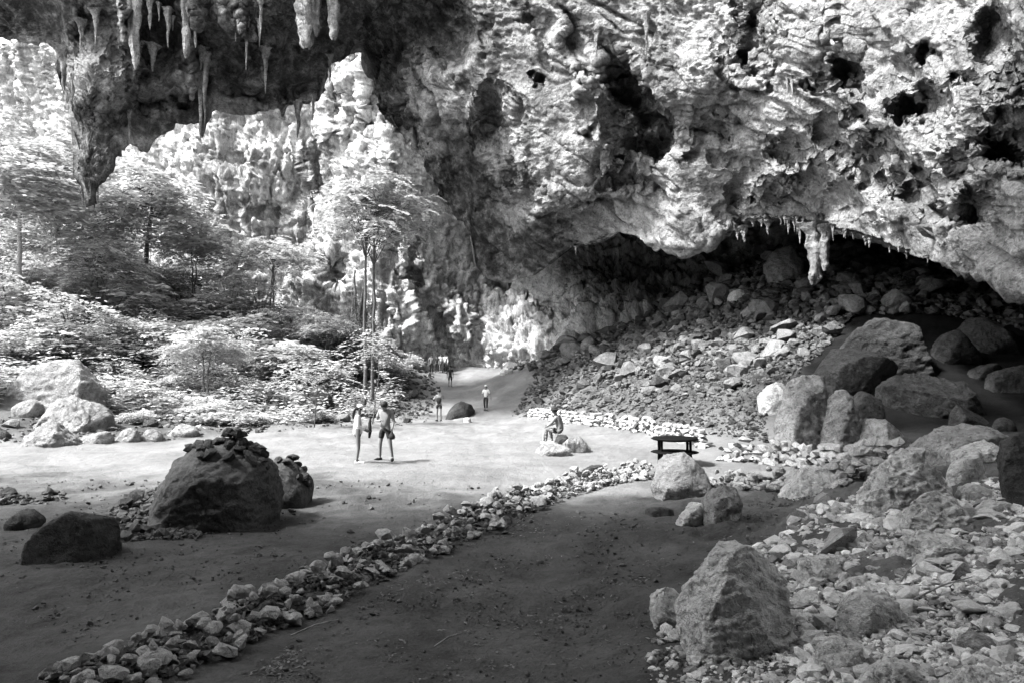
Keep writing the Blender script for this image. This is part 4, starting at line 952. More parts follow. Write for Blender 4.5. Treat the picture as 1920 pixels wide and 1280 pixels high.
# scree slope
SCR = [(930, 690), (1010, 660), (1060, 636), (1110, 632), (1200, 592), (1290, 545), (1350, 510), (1420, 470), (1500, 455), (1640, 460), (1760, 500), (1880, 545), (1920, 560), (1920, 620), (1760, 590), (1600, 590), (1560, 640), (1500, 700), (1430, 720), (1340, 745), (1250, 750), (1160, 725), (1070, 715), (1000, 695)]
def scree():
    r = np.random.default_rng(31)
    q = sample_poly(SCR, 290, r)
    P = on_ground_many(q[:, 0], q[:, 1])
    s = np.clip(np.exp(r.normal(math.log(29), 0.42, 290)), 14, 70)
    s = np.where(P[:, 1] > 62, 6, s)
    for i in range(290):
        size = s[i] * P[i, 1] / 1280
        me = (SCREE_F if s[i] > 16 else SCREE_A)[r.integers(0, 8)]
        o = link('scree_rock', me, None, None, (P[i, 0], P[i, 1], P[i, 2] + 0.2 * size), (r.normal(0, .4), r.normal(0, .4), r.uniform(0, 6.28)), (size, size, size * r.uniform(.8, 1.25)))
        where = 'left end of the far scree beside the path crest' if q[i, 0] < 1150 else 'middle of the far scree left of the hanging stalactites' if q[i, 0] < 1440 else 'scree below the hanging stalactites' if q[i, 0] < 1620 else 'dim scree under the lip above the tilted slab'
        tag(o, 'angular grey rock on the ' + where, 'rock', 'rocks of the ' + where)
    q = sample_poly(SCR, 8500, r)
    P = on_ground_many(q[:, 0], q[:, 1])
    P = P[P[:, 1] < 64]; q = q[:len(P)]
    size = np.exp(r.normal(math.log(10), 0.45, len(q))) * P[:, 1] / 1280
    P[:, 2] += 0.2 * size
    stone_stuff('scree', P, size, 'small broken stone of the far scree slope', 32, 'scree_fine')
    q = np.concatenate([sample_poly([(960, 780), (1010, 690), (1260, 730), (1420, 690), (1500, 700), (1440, 780), (1440, 830), (1330, 815), (1200, 795), (1050, 790)], 3200, r),
                        sample_poly([(740, 800), (700, 740), (760, 690), (800, 690), (830, 730), (800, 790)], 500, r),
                        sample_poly([(0, 830), (0, 780), (300, 770), (500, 760), (740, 740), (740, 790), (480, 812), (300, 826)], 900, r)])
    P = on_ground_many(q[:, 0], q[:, 1])
    size = np.exp(r.normal(math.log(5.8), 0.55, len(q))) * P[:, 1] / 1280
    P[:, 2] += 0.15 * size
    stone_stuff('far_gravel', P, size, 'gravel over the path slopes and the edge of the far floor', 33, 'scree_fine')
    # rocks between the shrubs of the left slope
    q = sample_poly([(20, 800), (180, 690), (420, 700), (640, 690), (760, 690), (740, 790), (560, 795), (350, 800), (200, 810)], 70, r)
    P = on_ground_many(q[:, 0], q[:, 1])
    for i in range(70):
        size = r.uniform(14, 42) * P[i, 1] / 1280
        o = link('slope_rock', SCREE_F[i % 8], None, None, (P[i, 0], P[i, 1], P[i, 2] + 0.15 * size), (r.normal(0, .4), r.normal(0, .4), r.uniform(0, 6.28)), (size, size, size))
        tag(o, 'grey rock lying between the shrubs of the left slope', 'rock', 'rocks between the left slope shrubs')
scree()

# stalactites: parts of the wall they hang from
def stalactite(px, py0, py1, wpx, d, seed, lean=0.0, flute=0.25):
    r = np.random.default_rng(seed)
    a = P3(px, py0, d); b = P3(px + lean, py1, d)
    R = wpx / 2 / 1280 * d
    ns, nr = 16, 30
    t = np.linspace(0, 1, nr); th = np.linspace(0, 2 * math.pi, ns, endpoint=False)
    rad = R * (1 + 0.9 * np.exp(-t * 9)) * (1.0 - (0.5 if wpx > 20 else 0.85) * t ** 0.8) * np.where(t > 0.9, np.sqrt(np.clip((1.02 - t) / 0.12, 0, 1)), 1)
    T_, H = np.meshgrid(t, th, indexing='ij')
    c = a[None, None] + (b - a)[None, None] * T_[..., None]
    q = np.stack([np.cos(H).ravel() * 1.7 + seed, np.sin(H).ravel() * 1.7, T_.ravel() * 2.2], -1)
    n = (1 + flute * 2.6 * fbm(q * np.array([1.3, 1.3, 0.8]), 3) + 0.5 * fbm(q * np.array([0.5, 0.5, 3]), 3)).reshape(T_.shape)
    c = c + np.stack([0.35 * R * fbm(q * np.array([0, 0, 1.1]) + seed, 2).reshape(T_.shape), 0 * T_, 0 * T_], -1)
    V = c + np.stack([np.cos(H), np.sin(H), 0 * H], -1) * (rad[:, None] * n)[..., None]
    V = V.reshape(-1, 3)
    i = np.arange(nr * ns).reshape(nr, ns); j = np.roll(i, -1, 1)
    F = np.stack([i[:-1].ravel(), j[:-1].ravel(), j[1:].ravel(), i[1:].ravel()], -1)
    me = mesh_np('stalactite', V, F)
    return link('stalactite', me, M['wall'], WALL)
for k, (px, a, b, w, d) in enumerate([(1528, 420, 534, 34, 33.2), (1546, 424, 508, 22, 33.0), (1516, 420, 470, 16, 33.4), (1500, 418, 458, 10, 34), (1478, 410, 440, 9, 34.5), (1490, 412, 436, 7, 34.3), (1440, 415, 440, 12, 35), (1796, 495, 520, 9, 28.4),
        (1582, 432, 446, 6, 33), (1600, 436, 450, 5, 32.6), (1395, 425, 455, 14, 36), (1383, 430, 450, 9, 36.2), (1284, 470, 486, 6, 38.4), (1268, 468, 482, 5, 38.6), (1300, 470, 482, 5, 38.2), (1080, 462, 480, 5, 43), (1668, 462, 474, 5, 31.5),
        (1700, 474, 486, 5, 31), (1850, 514, 526, 5, 27.6), (1830, 508, 522, 4, 27.8), (575, -40, 92, 42, 41), (566, -40, 72, 26, 40.8), (592, -40, 70, 22, 41.1), (626, -40, 76, 28, 41), (618, -40, 50, 20, 41.2), (462, 30, 132, 9, 44), (376, 120, 262, 12, 46.5),
        (384, 100, 236, 12, 46.4), (498, 90, 176, 11, 45.5), (243, 195, 272, 9, 46.6), (172, 70, 130, 14, 44), (255, -20, 130, 22, 43), (245, -30, 90, 18, 42.6), (350, -20, 110, 22, 43), (366, -20, 90, 16, 42.7), (152, 40, 90, 14, 43.5), (180, 20, 84, 12, 43.2), (420, -20, 40, 14, 42.5), (120, 90, 172, 18, 45.6),
        (1212, 28, 112, 9, 33.9), (1476, 130, 178, 8, 31), (1486, 145, 185, 8, 30.8), (1118, 60, 108, 10, 36)]):
    e_ = float(np.interp(px, EDGE[:, 0], EDGE[:, 1]))
    stalactite(px, a, b, w, float(wall_d(np.array([[px, min(max(a, 0), e_ - 2)]]))[0]) - 0.1, k + 1)

_rs = np.random.default_rng(91)
for k in range(20):
    c_ = (150, 245, 365, 585, 470, 300)[k % 6]
    px = c_ + _rs.normal(0, 22); e_ = float(np.interp(px, EDGE[:, 0], EDGE[:, 1]))
    a_ = _rs.uniform(-10, 90) if k % 3 else e_ - _rs.uniform(4, 20)
    b_ = a_ + _rs.uniform(18, 75)
    stalactite(px, a_, b_, _rs.uniform(5, 15), float(wall_d(np.array([[px, min(max(a_, 0), e_ - 2)]]))[0]) - 0.1, 100 + k)
for k in range(30):
    px = _rs.uniform(1380, 1900) if k % 2 else _rs.normal(1500, 50); e_ = float(np.interp(px, EDGE[:, 0], EDGE[:, 1]))
    stalactite(px, e_ - 8, e_ + _rs.exponential(8) + 3, _rs.uniform(4, 9), float(wall_d(np.array([[px, e_ - 2]]))[0]) - _rs.uniform(-.1, .3), 200 + k)

# ------------------------------------------------------------------ plants
def tube(path, radii, sides=6):
    path = np.asarray(path, float); n = len(path)
    V = []
    for k in range(n):
        t = path[min(k + 1, n - 1)] - path[max(k - 1, 0)]
        t = t / (np.linalg.norm(t) + 1e-9)
        u = np.cross(t, [0.3, 0.9, 0.1]); u /= np.linalg.norm(u) + 1e-9
        v = np.cross(t, u)
        for s in range(sides):
            a = 2 * math.pi * s / sides
            V.append(path[k] + radii[k] * (u * math.cos(a) + v * math.sin(a)))
    i = np.arange(n * sides).reshape(n, sides); j = np.roll(i, -1, 1)
    F = np.stack([i[:-1].ravel(), j[:-1].ravel(), j[1:].ravel(), i[1:].ravel()], -1)
    return np.array(V), F
class Acc:
    def __init__(s): s.V, s.F, s.n = [], [], 0
    def add(s, V, F):
        s.V.append(V); s.F.append(F + s.n); s.n += len(V)
    def mesh(s, name, smooth=True):
        return mesh_np(name, np.concatenate(s.V), np.concatenate(s.F), smooth)
def fronds(base, dirs, length, pairs, leaf, droop, r):
    """pinnate leaves: every leaflet one folded rhombus; base (n,3) dirs (n,3)"""
    n = len(base)
    t = np.linspace(0.18, 1, pairs)
    L = length * r.uniform(0.75, 1.2, n)
    up = np.array([0, 0, 1.0])
    d = dirs / (np.linalg.norm(dirs, axis=1, keepdims=True) + 1e-9)
    c = base[:, None] + d[:, None] * (L[:, None] * t)[..., None]
    c[..., 2] -= droop * L[:, None] * t[None] ** 2
    side = np.cross(d, up); side /= np.linalg.norm(side, axis=1, keepdims=True) + 1e-9
    V = []
    for sg in (-1, 1):
        ll = leaf * r.uniform(0.7, 1.15, (n, pairs)) * (1 - 0.45 * np.abs(t - 0.5))[None]
        ax = side[:, None] * sg * 0.9 + d[:, None] * 0.45
        ax = ax + r.normal(0, 0.12, (n, pairs, 3)); ax[..., 2] -= 0.25
        ax /= np.linalg.norm(ax, axis=-1, keepdims=True)
        wd = d[:, None] * 0.22 + r.normal(0, 0.03, (n, pairs, 3))
        mid = c + ax * (ll * 0.5)[..., None]
        V.append(np.stack([c, mid + wd * ll[..., None], c + ax * ll[..., None], mid - wd * ll[..., None]], 2))
    V = np.concatenate(V).reshape(-1, 3)
    F = np.arange(len(V)).reshape(-1, 4)
    return V, F
def tree_mesh(seed, H, R, crown_h, trunks=1, tips=46, nf=8, flen=1.3, leaf=0.34, pairs=8, trunk_r=0.14, lean=0.3):
    r = np.random.default_rng(seed)
    W, C = Acc(), Acc()
    for k in range(trunks):
        off = np.array([0.55 * k, 0.2 * k, 0]); top = np.array([r.normal(0, lean), r.normal(0, lean), H * (0.86 - 0.04 * k)]) + off
        n = 12; t = np.linspace(0, 1, n)[:, None]
        path = off + (top - off) * t + np.concatenate([r.normal(0, 0.04 * 1, (n, 2)) * (t * (1 - t) * 4), np.zeros((n, 1))], 1)
        W.add(*tube(path, trunk_r * (1 - 0.6 * t[:, 0]), 8))
        for m in range(tips // trunks):
            a = r.uniform(0, 2 * math.pi); rr = R * math.sqrt(r.uniform(0.02, 1))
            z = H - crown_h * (rr / R) ** 2 * r.uniform(0.3, 1.1) - r.uniform(0, 0.6) * crown_h
            tip = np.array([math.cos(a) * rr + off[0] + top[0] * .6, math.sin(a) * rr + off[1], z])
            s = path[r.integers(8, n)]
            mid = s * 0.5 + tip * 0.5; mid[2] += 0.08 * R
            W.add(*tube([s, mid, tip], [trunk_r * 0.2, trunk_r * 0.12, 0.01], 4))
            aa = r.uniform(0, 2 * math.pi, nf)
            dirs = np.stack([np.cos(aa), np.sin(aa), r.uniform(-0.15, 0.45, nf)], -1)
            C.add(*fronds(np.repeat(tip[None], nf, 0) + r.normal(0, 0.3, (nf, 3)), dirs, flen, pairs, leaf * r.uniform(0.7, 1.2), r.uniform(0.3, 0.8), r))
    return W.mesh('trunk'), C.mesh('crown', False)
def shrub_mesh(seed, H, R, stems=11, nf=6, flen=0.9, leaf=0.25, pairs=6, fill=220):
    r = np.random.default_rng(seed)
    W, C = Acc(), Acc()
    for k in range(stems):
        a = r.uniform(0, 6.28); rr = R * r.uniform(0.1, 0.9)
        tip = np.array([math.cos(a) * rr, math.sin(a) * rr, H * r.uniform(0.35, 1.25) * (1 - 0.3 * rr / R)])
        W.add(*tube([np.array([r.normal(0, .08), r.normal(0, .08), -0.1]), tip * np.array([.4, .4, .55]), tip], [0.03, 0.022, 0.01], 5))
        for f in (0.55, 0.8, 1.0):
            aa = r.uniform(0, 6.28, nf)
            dirs = np.stack([np.cos(aa), np.sin(aa), r.uniform(-0.1, 0.6, nf)], -1)
            C.add(*fronds(np.repeat((tip * f)[None], nf, 0), dirs, flen, pairs, leaf, 0.4, r))
    # single broad leaves through the volume
    p = r.normal(size=(fill, 3)); p /= np.linalg.norm(p, axis=1, keepdims=True); p *= r.uniform(0.35, 1, (fill, 1)) ** 0.5
    p = p * np.array([R, R, H * 0.5]) + np.array([0, 0, H * 0.55])
    aa = r.uniform(0, 6.28, fill)
    dirs = np.stack([np.cos(aa), np.sin(aa), r.uniform(-0.3, 0.3, fill)], -1)
    C.add(*fronds(p, dirs, 0.12, 1, leaf, 0.2, r))
    return W.mesh('stem'), C.mesh('foliage', False)
def plant(name, label, cat, x, y, meshes, parts, mats, scale=1.0, rotz=0.0, group=None, tilt=(0, 0), zoff=0.0):
    root = bpy.data.objects.new(name, None); COL.objects.link(root)
    root.location = (x, y, gz(x, y) + zoff); root.rotation_euler = (tilt[0], tilt[1], rotz); root.scale = (scale,) * 3
    tag(root, label, cat, group)
    for me, pn, mt in zip(meshes, parts, mats):
        link(pn, me, M[mt], root)
    return root
def xd(px, d):
    return float(P3(px, 640, d)[0]), d
TP_ = ('trunk', 'crown')
# the slim pair of trunks by the path, umbrella crown
t1 = tree_mesh(101, 15.8, 2.9, 3.6, 2, 78, 7, 1.5, 0.40, 9, 0.13, 0.1)
x, y = xd(685, 44); plant('tall_tree', 'tall slim double-trunked tree with feathery umbrella crown by the path', 'tree', x, y, t1, TP_, ('bark', 'leaf'), 1.0, 0.4)
t2 = tree_mesh(102, 9.5, 4.6, 6.0, 1, 105, 7, 1.7, 0.62, 6, 0.2, 0.4)
x, y = xd(262, 58); plant('broad_tree', 'broad domed feathery tree in front of the rock bridge curtain', 'tree', x, y, t2, TP_, ('bark', 'leaf'), 1.25, 0)
t3 = tree_mesh(103, 7.0, 3.4, 2.0, 2, 60, 8, 1.4, 0.40, 8, 0.1, 0.2)
x, y = xd(505, 61); plant('flat_tree', 'flat-topped small tree in front of the dark cleft of the flowstone', 'tree', x, y, t3, TP_, ('bark', 'leaf'), 1.0, 1)
x, y = xd(390, 39); plant('leaning_tree', 'leaning slender tree with low spreading crown above the left rocks', 'tree', x, y, t3, TP_, ('bark', 'leaf'), 0.62, 2, None, (0.0, 0.42))
x, y = xd(592, 33); plant('sapling', 'small sapling with a thin straight stem at the left floor edge', 'tree', x, y, tree_mesh(104, 3.2, 1.5, 0.7, 1, 20, 6, 0.8, 0.24, 6, 0.035, 0.1), TP_, ('bark', 'leaf'), 1.0, 0)
t5 = tree_mesh(105, 13, 4.2, 5.5, 1, 80, 7, 1.6, 0.6, 6, 0.2, 0.9)
x, y = xd(28, 47); plant('pale_tree', 'tall pale-trunked tree nearest the left frame edge', 'tree', x, y, t5, TP_, ('bark_pale', 'leaf'), 1.05, 0.5)
x, y = xd(-2, 50); plant('pale_tree', 'pale-trunked tree cut by the left frame edge', 'tree', x, y, t5, TP_, ('bark_pale', 'leaf'), 1.1, 2.4)
x, y = xd(185, 50); plant('grey_tree', 'grey-trunked tree rising from shrubs below the rock bridge curtain', 'tree', x, y, t2, TP_, ('bark_pale', 'leaf'), 0.68, 1.7)
x, y = xd(110, 62); plant('hill_tree', 'bushy tree high on the left slope below the far cliff', 'tree', x, y, t2, TP_, ('bark', 'leaf'), 1.0, 3.0)
x, y = xd(40, 72); plant('hill_tree', 'bushy tree below the bright far cliff at the left edge', 'tree', x, y, t2, TP_, ('bark', 'leaf'), 1.2, 4.0)
x, y = xd(120, 76); plant('hill_tree', 'farthest bushy tree against the bright cliff beside the rock curtain', 'tree', x, y, t5, TP_, ('bark_pale', 'leaf'), 0.95, 5.0)
x, y = xd(360, 62); plant('hill_tree', 'low bushy tree at the foot of the bright flowstone', 'tree', x, y, t3, TP_, ('bark', 'leaf'), 0.9, 5.0)
x, y = xd(610, 50); plant('spreading_tree', 'low spreading feathery tree left of the tall slim tree', 'tree', x, y, t3, TP_, ('bark', 'leaf'), 0.62, 0.3)
x, y = xd(700, 36); plant('sapling', 'thin branching sapling just behind the standing pair', 'tree', x, y, tree_mesh(106, 5.0, 1.7, 1.6, 1, 22, 5, 0.8, 0.22, 6, 0.04, 0.5), TP_, ('bark', 'leaf'), 1.0, 0)
# vine-hung stump behind the tall tree
def vine_stump():
    r = np.random.default_rng(77)
    W, C = Acc(), Acc()
    for k in range(7):
        a = np.array([r.normal(0, .55), r.normal(0, .3), 0]); H = r.uniform(4.5, 7.5)
        b = a + np.array([r.normal(0, .25), r.normal(0, .2), H])
        n = 9; t = np.linspace(0, 1, n)[:, None]
        W.add(*tube(a + (b - a) * t + r.normal(0, .05, (n, 3)), 0.16 * (1 - .5 * t[:, 0]), 6))
        p = a + (b - a) * r.uniform(0.05, .75, (60, 1)) + r.normal(0, .25, (60, 3))
        aa = r.uniform(0, 6.28, 60)
        C.add(*fronds(p, np.stack([np.cos(aa), np.sin(aa), -0.9 + 0 * aa], -1), 0.5, 3, 0.28, 0.3, r))
    x, y = xd(682, 57)
    plant('vine_stump', 'dark vine-hung stems standing against the flowstone behind the tall tree', 'tree', x, y, (W.mesh('stem'), C.mesh('vine', False)), ('stem', 'vine'), ('bark', 'leaf_dark'), 1.0)
vine_stump()
# shrubs
SH = [shrub_mesh(200 + k, *a) for k, a in enumerate([(1.6, 1.4), (1.2, 1.7, 9, 6, 0.9, 0.36, 4), (2.2, 1.5), (0.8, 1.2), (1.4, 2.0, 9, 5, 1.1, 0.34, 5)])]
SHD = [(a, b.copy()) for a, b in SH]
for a, b in SHD: b.materials.append(M['leaf_mid'])
r_ = np.random.default_rng(55)
q = np.concatenate([sample_poly([(0, 700), (0, 560), (250, 560), (420, 590), (640, 640), (740, 690), (740, 760), (600, 720), (430, 700), (200, 690)], 74, r_), sample_poly([(200, 790), (320, 720), (600, 760), (740, 780), (560, 795), (400, 800)], 22, r_), sample_poly([(-40, 600), (0, 470), (240, 470), (420, 560), (200, 570)], 18, r_)])
Pq = on_ground_many(q[:, 0], q[:, 1])
def WHERE(px):
    return 'below the pale-trunked trees at the far left' if px < 150 else 'above the large pale tilted boulder' if px < 300 else 'around the leaning slender tree' if px < 470 else 'between the two black blocks and the tall slim tree'
for i in range(len(q)):
    low = i >= 74 and i < 96
    k = r_.integers(0, 5) if not low else 3
    plant('shrub', 'leafy low plant at the foot of the left slope' if low else 'leafy feathery shrub ' + WHERE(q[i, 0]), 'shrub', Pq[i, 0], Pq[i, 1], SHD[k] if i % 3 == 1 else SH[k], ('stem', 'foliage'), ('bark', 'leaf'), r_.uniform(0.55, 0.9) if low else r_.uniform(1.0, 1.9), r_.uniform(0, 6), 'low plants at the slope foot' if low else 'shrubs ' + WHERE(q[i, 0]))
for px, py, s, lab in [(775, 690, 0.7, 'small bright shrub left of the farthest walkers'), (640, 640, 0.9, 'shrub in front of the vine-hung stems'), (730, 705, 0.8, 'shrub at the bend where the path leaves the thicket')]:
    p = on_ground(px, py)
    plant('shrub', lab, 'shrub', p[0], p[1], SH[0], ('stem', 'foliage'), ('bark', 'leaf'), s, 1.0)
# undergrowth: uncountable leaves on the slope
def undergrowth():
    r = np.random.default_rng(66)
    q = sample_poly([(-60, 800), (-60, 470), (250, 480), (450, 560), (660, 620), (780, 680), (745, 780), (600, 795), (400, 805), (180, 770), (60, 700)], 34000, r)
    P = on_ground_many(q[:, 0], q[:, 1])
    n = fbm(P * 0.5, 3)
    P = P[(n + r.normal(0, .2, len(n))) > -0.1]
    P[:, 2] += r.uniform(0.03, 1.0, len(P)) ** 1.3 * (0.5 + 1.1 * smooth01(fbm(P * 0.22 + 40, 2) * 2 + 0.5))
    aa = r.uniform(0, 6.28, len(P))
    V, F = fronds(P, np.stack([np.cos(aa), np.sin(aa), r.uniform(-.2, .4, len(P))], -1), 0.3, 1, 0.42, 0.2, r)
    tag(link('undergrowth', mesh_np('undergrowth', V, F, False), M['leaf']), 'leafy ground cover spread over the left slope', None, None, 'stuff')
    # dry leaves on the foreground path and rubble
    q = np.concatenate([sample_poly([(420, 1285), (1000, 970), (1280, 960), (1500, 930), (1420, 1040), (1280, 1160), (1225, 1285)], 900, r), sample_poly(RUB, 900, r), sample_poly([(480, 1285), (600, 1130), (1000, 960), (1100, 970), (700, 1160)], 700, r)])
    P = on_ground_many(q[:, 0], q[:, 1]); P[:, 2] += 0.015
    P = P[fbm(P * np.array([1.2, 1.2, 0]) + 3, 3) > 0.12]
    aa = r.uniform(0, 6.28, len(P))
    V, F = fronds(P, np.stack([np.cos(aa), np.sin(aa), r.uniform(-.1, .3, len(P))], -1), 0.01, 1, 0.07, 0.0, r)
    tag(link('leaf_litter', mesh_np('leaf_litter', V, F, False), M['litter']), 'dry curled leaves strewn over path and rubble', None, None, 'stuff')
undergrowth()
#PART3
# ------------------------------------------------------------------ table
def lathe(name, prof, n=40):
    prof = np.array(prof, float); a = np.linspace(0, 2 * math.pi, n, endpoint=False)
    V = np.stack([prof[:, 0][:, None] * np.cos(a), prof[:, 0][:, None] * np.sin(a), np.repeat(prof[:, 1][:, None], n, 1)], -1).reshape(-1, 3)
    i = np.arange(len(prof) * n).reshape(len(prof), n); j = np.roll(i, -1, 1)
    return mesh_np(name, V, np.stack([i[:-1].ravel(), j[:-1].ravel(), j[1:].ravel(), i[1:].ravel()], -1))
def tube_obj(name, path, radii, mat, parent=None, sides=8, loc=None):
    V, F = tube(path, radii, sides)
    return link(name, mesh_np(name, V, F), M[mat], parent, loc)
def table():
    x, y, z = on_ground(1300, 874)
    x = float(P3(1270, 870, y)[0])
    root = bpy.data.objects.new('round_table', None); COL.objects.link(root); root.location = (x, y + 0.3, z)
    tag(root, 'round black table with a lower round tier standing on the lit floor', 'table')
    k = (y + 0.3) / 1280
    link('table_top', lathe('table_top', [(0, .68), (.45, .69), (.60, .715), (.66, .745), (.66, .76), (.60, .785), (.45, .80), (0, .805)]), M['black_paint'], root)
    link('lower_tier', lathe('lower_tier', [(0, .32), (.48, .33), (.64, .355), (.68, .372), (.64, .39), (.48, .405), (0, .41)]), M['black_paint'], root)
    for a in (35, 145, 215, 325):
        c = (0.5 * math.cos(math.radians(a)), 0.3 * math.sin(math.radians(a)))
        link('leg', lathe('leg', [(0, -.06), (.045, -.06), (.045, .3), (.038, .5), (.045, .70), (0, .70)], 12), M['black_paint'], root, (c[0], c[1], 0))
table()

# ------------------------------------------------------------------ people
def skinned(name, J, E, R, root, sub=2):
    names = list(J); idx = {n: i for i, n in enumerate(names)}
    me = bpy.data.meshes.new(name + '_sk')
    me.from_pydata([tuple(J[n]) for n in names], [(idx[a], idx[b]) for a, b in E], [])
    o = bpy.data.objects.new(name + '_sk', me); COL.objects.link(o)
    o.modifiers.new('skin', 'SKIN').use_smooth_shade = True
    sd = me.skin_vertices[0].data if len(me.skin_vertices) else None
    if sd is None:
        bm = bmesh.new(); bm.from_mesh(me); bm.verts.layers.skin.verify(); bm.to_mesh(me); bm.free(); sd = me.skin_vertices[0].data
    for n, i in idx.items():
        r = R[n]; sd[i].radius = (r, r) if not isinstance(r, tuple) else r
        sd[i].use_root = (n == root)
    m = o.modifiers.new('sub', 'SUBSURF'); m.levels = sub; m.render_levels = sub
    dg = bpy.context.evaluated_depsgraph_get()
    out = bpy.data.meshes.new_from_object(o.evaluated_get(dg))
    bpy.data.objects.remove(o); bpy.data.meshes.remove(me)
    out.name = name
    for p in out.polygons: p.use_smooth = True
    return out
def join_mesh(me, extra):
    bm = bmesh.new(); bm.from_mesh(me)
    for V, F in extra:
        vs_ = [bm.verts.new(v) for v in V]
        for f in F:
            try: bm.faces.new([vs_[k] for k in f])
            except ValueError: pass
    bm.to_mesh(me); bm.free()
    for p in me.polygons: p.use_smooth = True
def ball(c, r, n=8):
    V, F = [], []
    for i in range(n // 2 + 1):
        th = math.pi * i / (n // 2)
        for j in range(n):
            a = 2 * math.pi * j / n
            V.append(np.asarray(c) + np.array([math.sin(th) * math.cos(a), math.sin(th) * math.sin(a), math.cos(th)]) * np.asarray(r))
    for i in range(n // 2):
        for j in range(n):
            F.append((i * n + j, i * n + (j + 1) % n, (i + 1) * n + (j + 1) % n, (i + 1) * n + j))
    return V, F
BASE = dict(pelvis=(0, 0, .94), spine=(0, 0, 1.14), chest=(0, .0, 1.33), neck=(0, .0, 1.47), jaw=(0, .025, 1.55), skull=(0, .02, 1.64), crown=(0, .01, 1.69))
for s_, g in (('L', -1), ('R', 1)):
    BASE.update({'sh' + s_: (g * .17, 0, 1.40), 'el' + s_: (g * .235, -.03, 1.12), 'wr' + s_: (g * .245, .06, .88), 'ha' + s_: (g * .24, .09, .80),
                 'hip' + s_: (g * .09, 0, .90), 'kn' + s_: (g * .105, .03, .50), 'an' + s_: (g * .11, -.02, .09), 'to' + s_: (g * .125, .15, .035)})
EDG = [('pelvis', 'spine'), ('spine', 'chest'), ('chest', 'neck'), ('neck', 'jaw'), ('jaw', 'skull'), ('skull', 'crown')]
for s_ in 'LR':
    EDG += [('chest', 'sh' + s_), ('sh' + s_, 'el' + s_), ('el' + s_, 'wr' + s_), ('wr' + s_, 'ha' + s_), ('pelvis', 'hip' + s_), ('hip' + s_, 'kn' + s_), ('kn' + s_, 'an' + s_), ('an' + s_, 'to' + s_)]
RAD = dict(pelvis=.125, spine=.11, chest=.12, neck=.052, jaw=.07, skull=.095, crown=.065)
for s_ in 'LR':
    RAD.update({'sh' + s_: .058, 'el' + s_: .042, 'wr' + s_: .03, 'ha' + s_: .034, 'hip' + s_: .088, 'kn' + s_: .056, 'an' + s_: .038, 'to' + s_: .034})
def lerp(a, b, t):
    return tuple(np.asarray(a, float) * (1 - t) + np.asarray(b, float) * t)
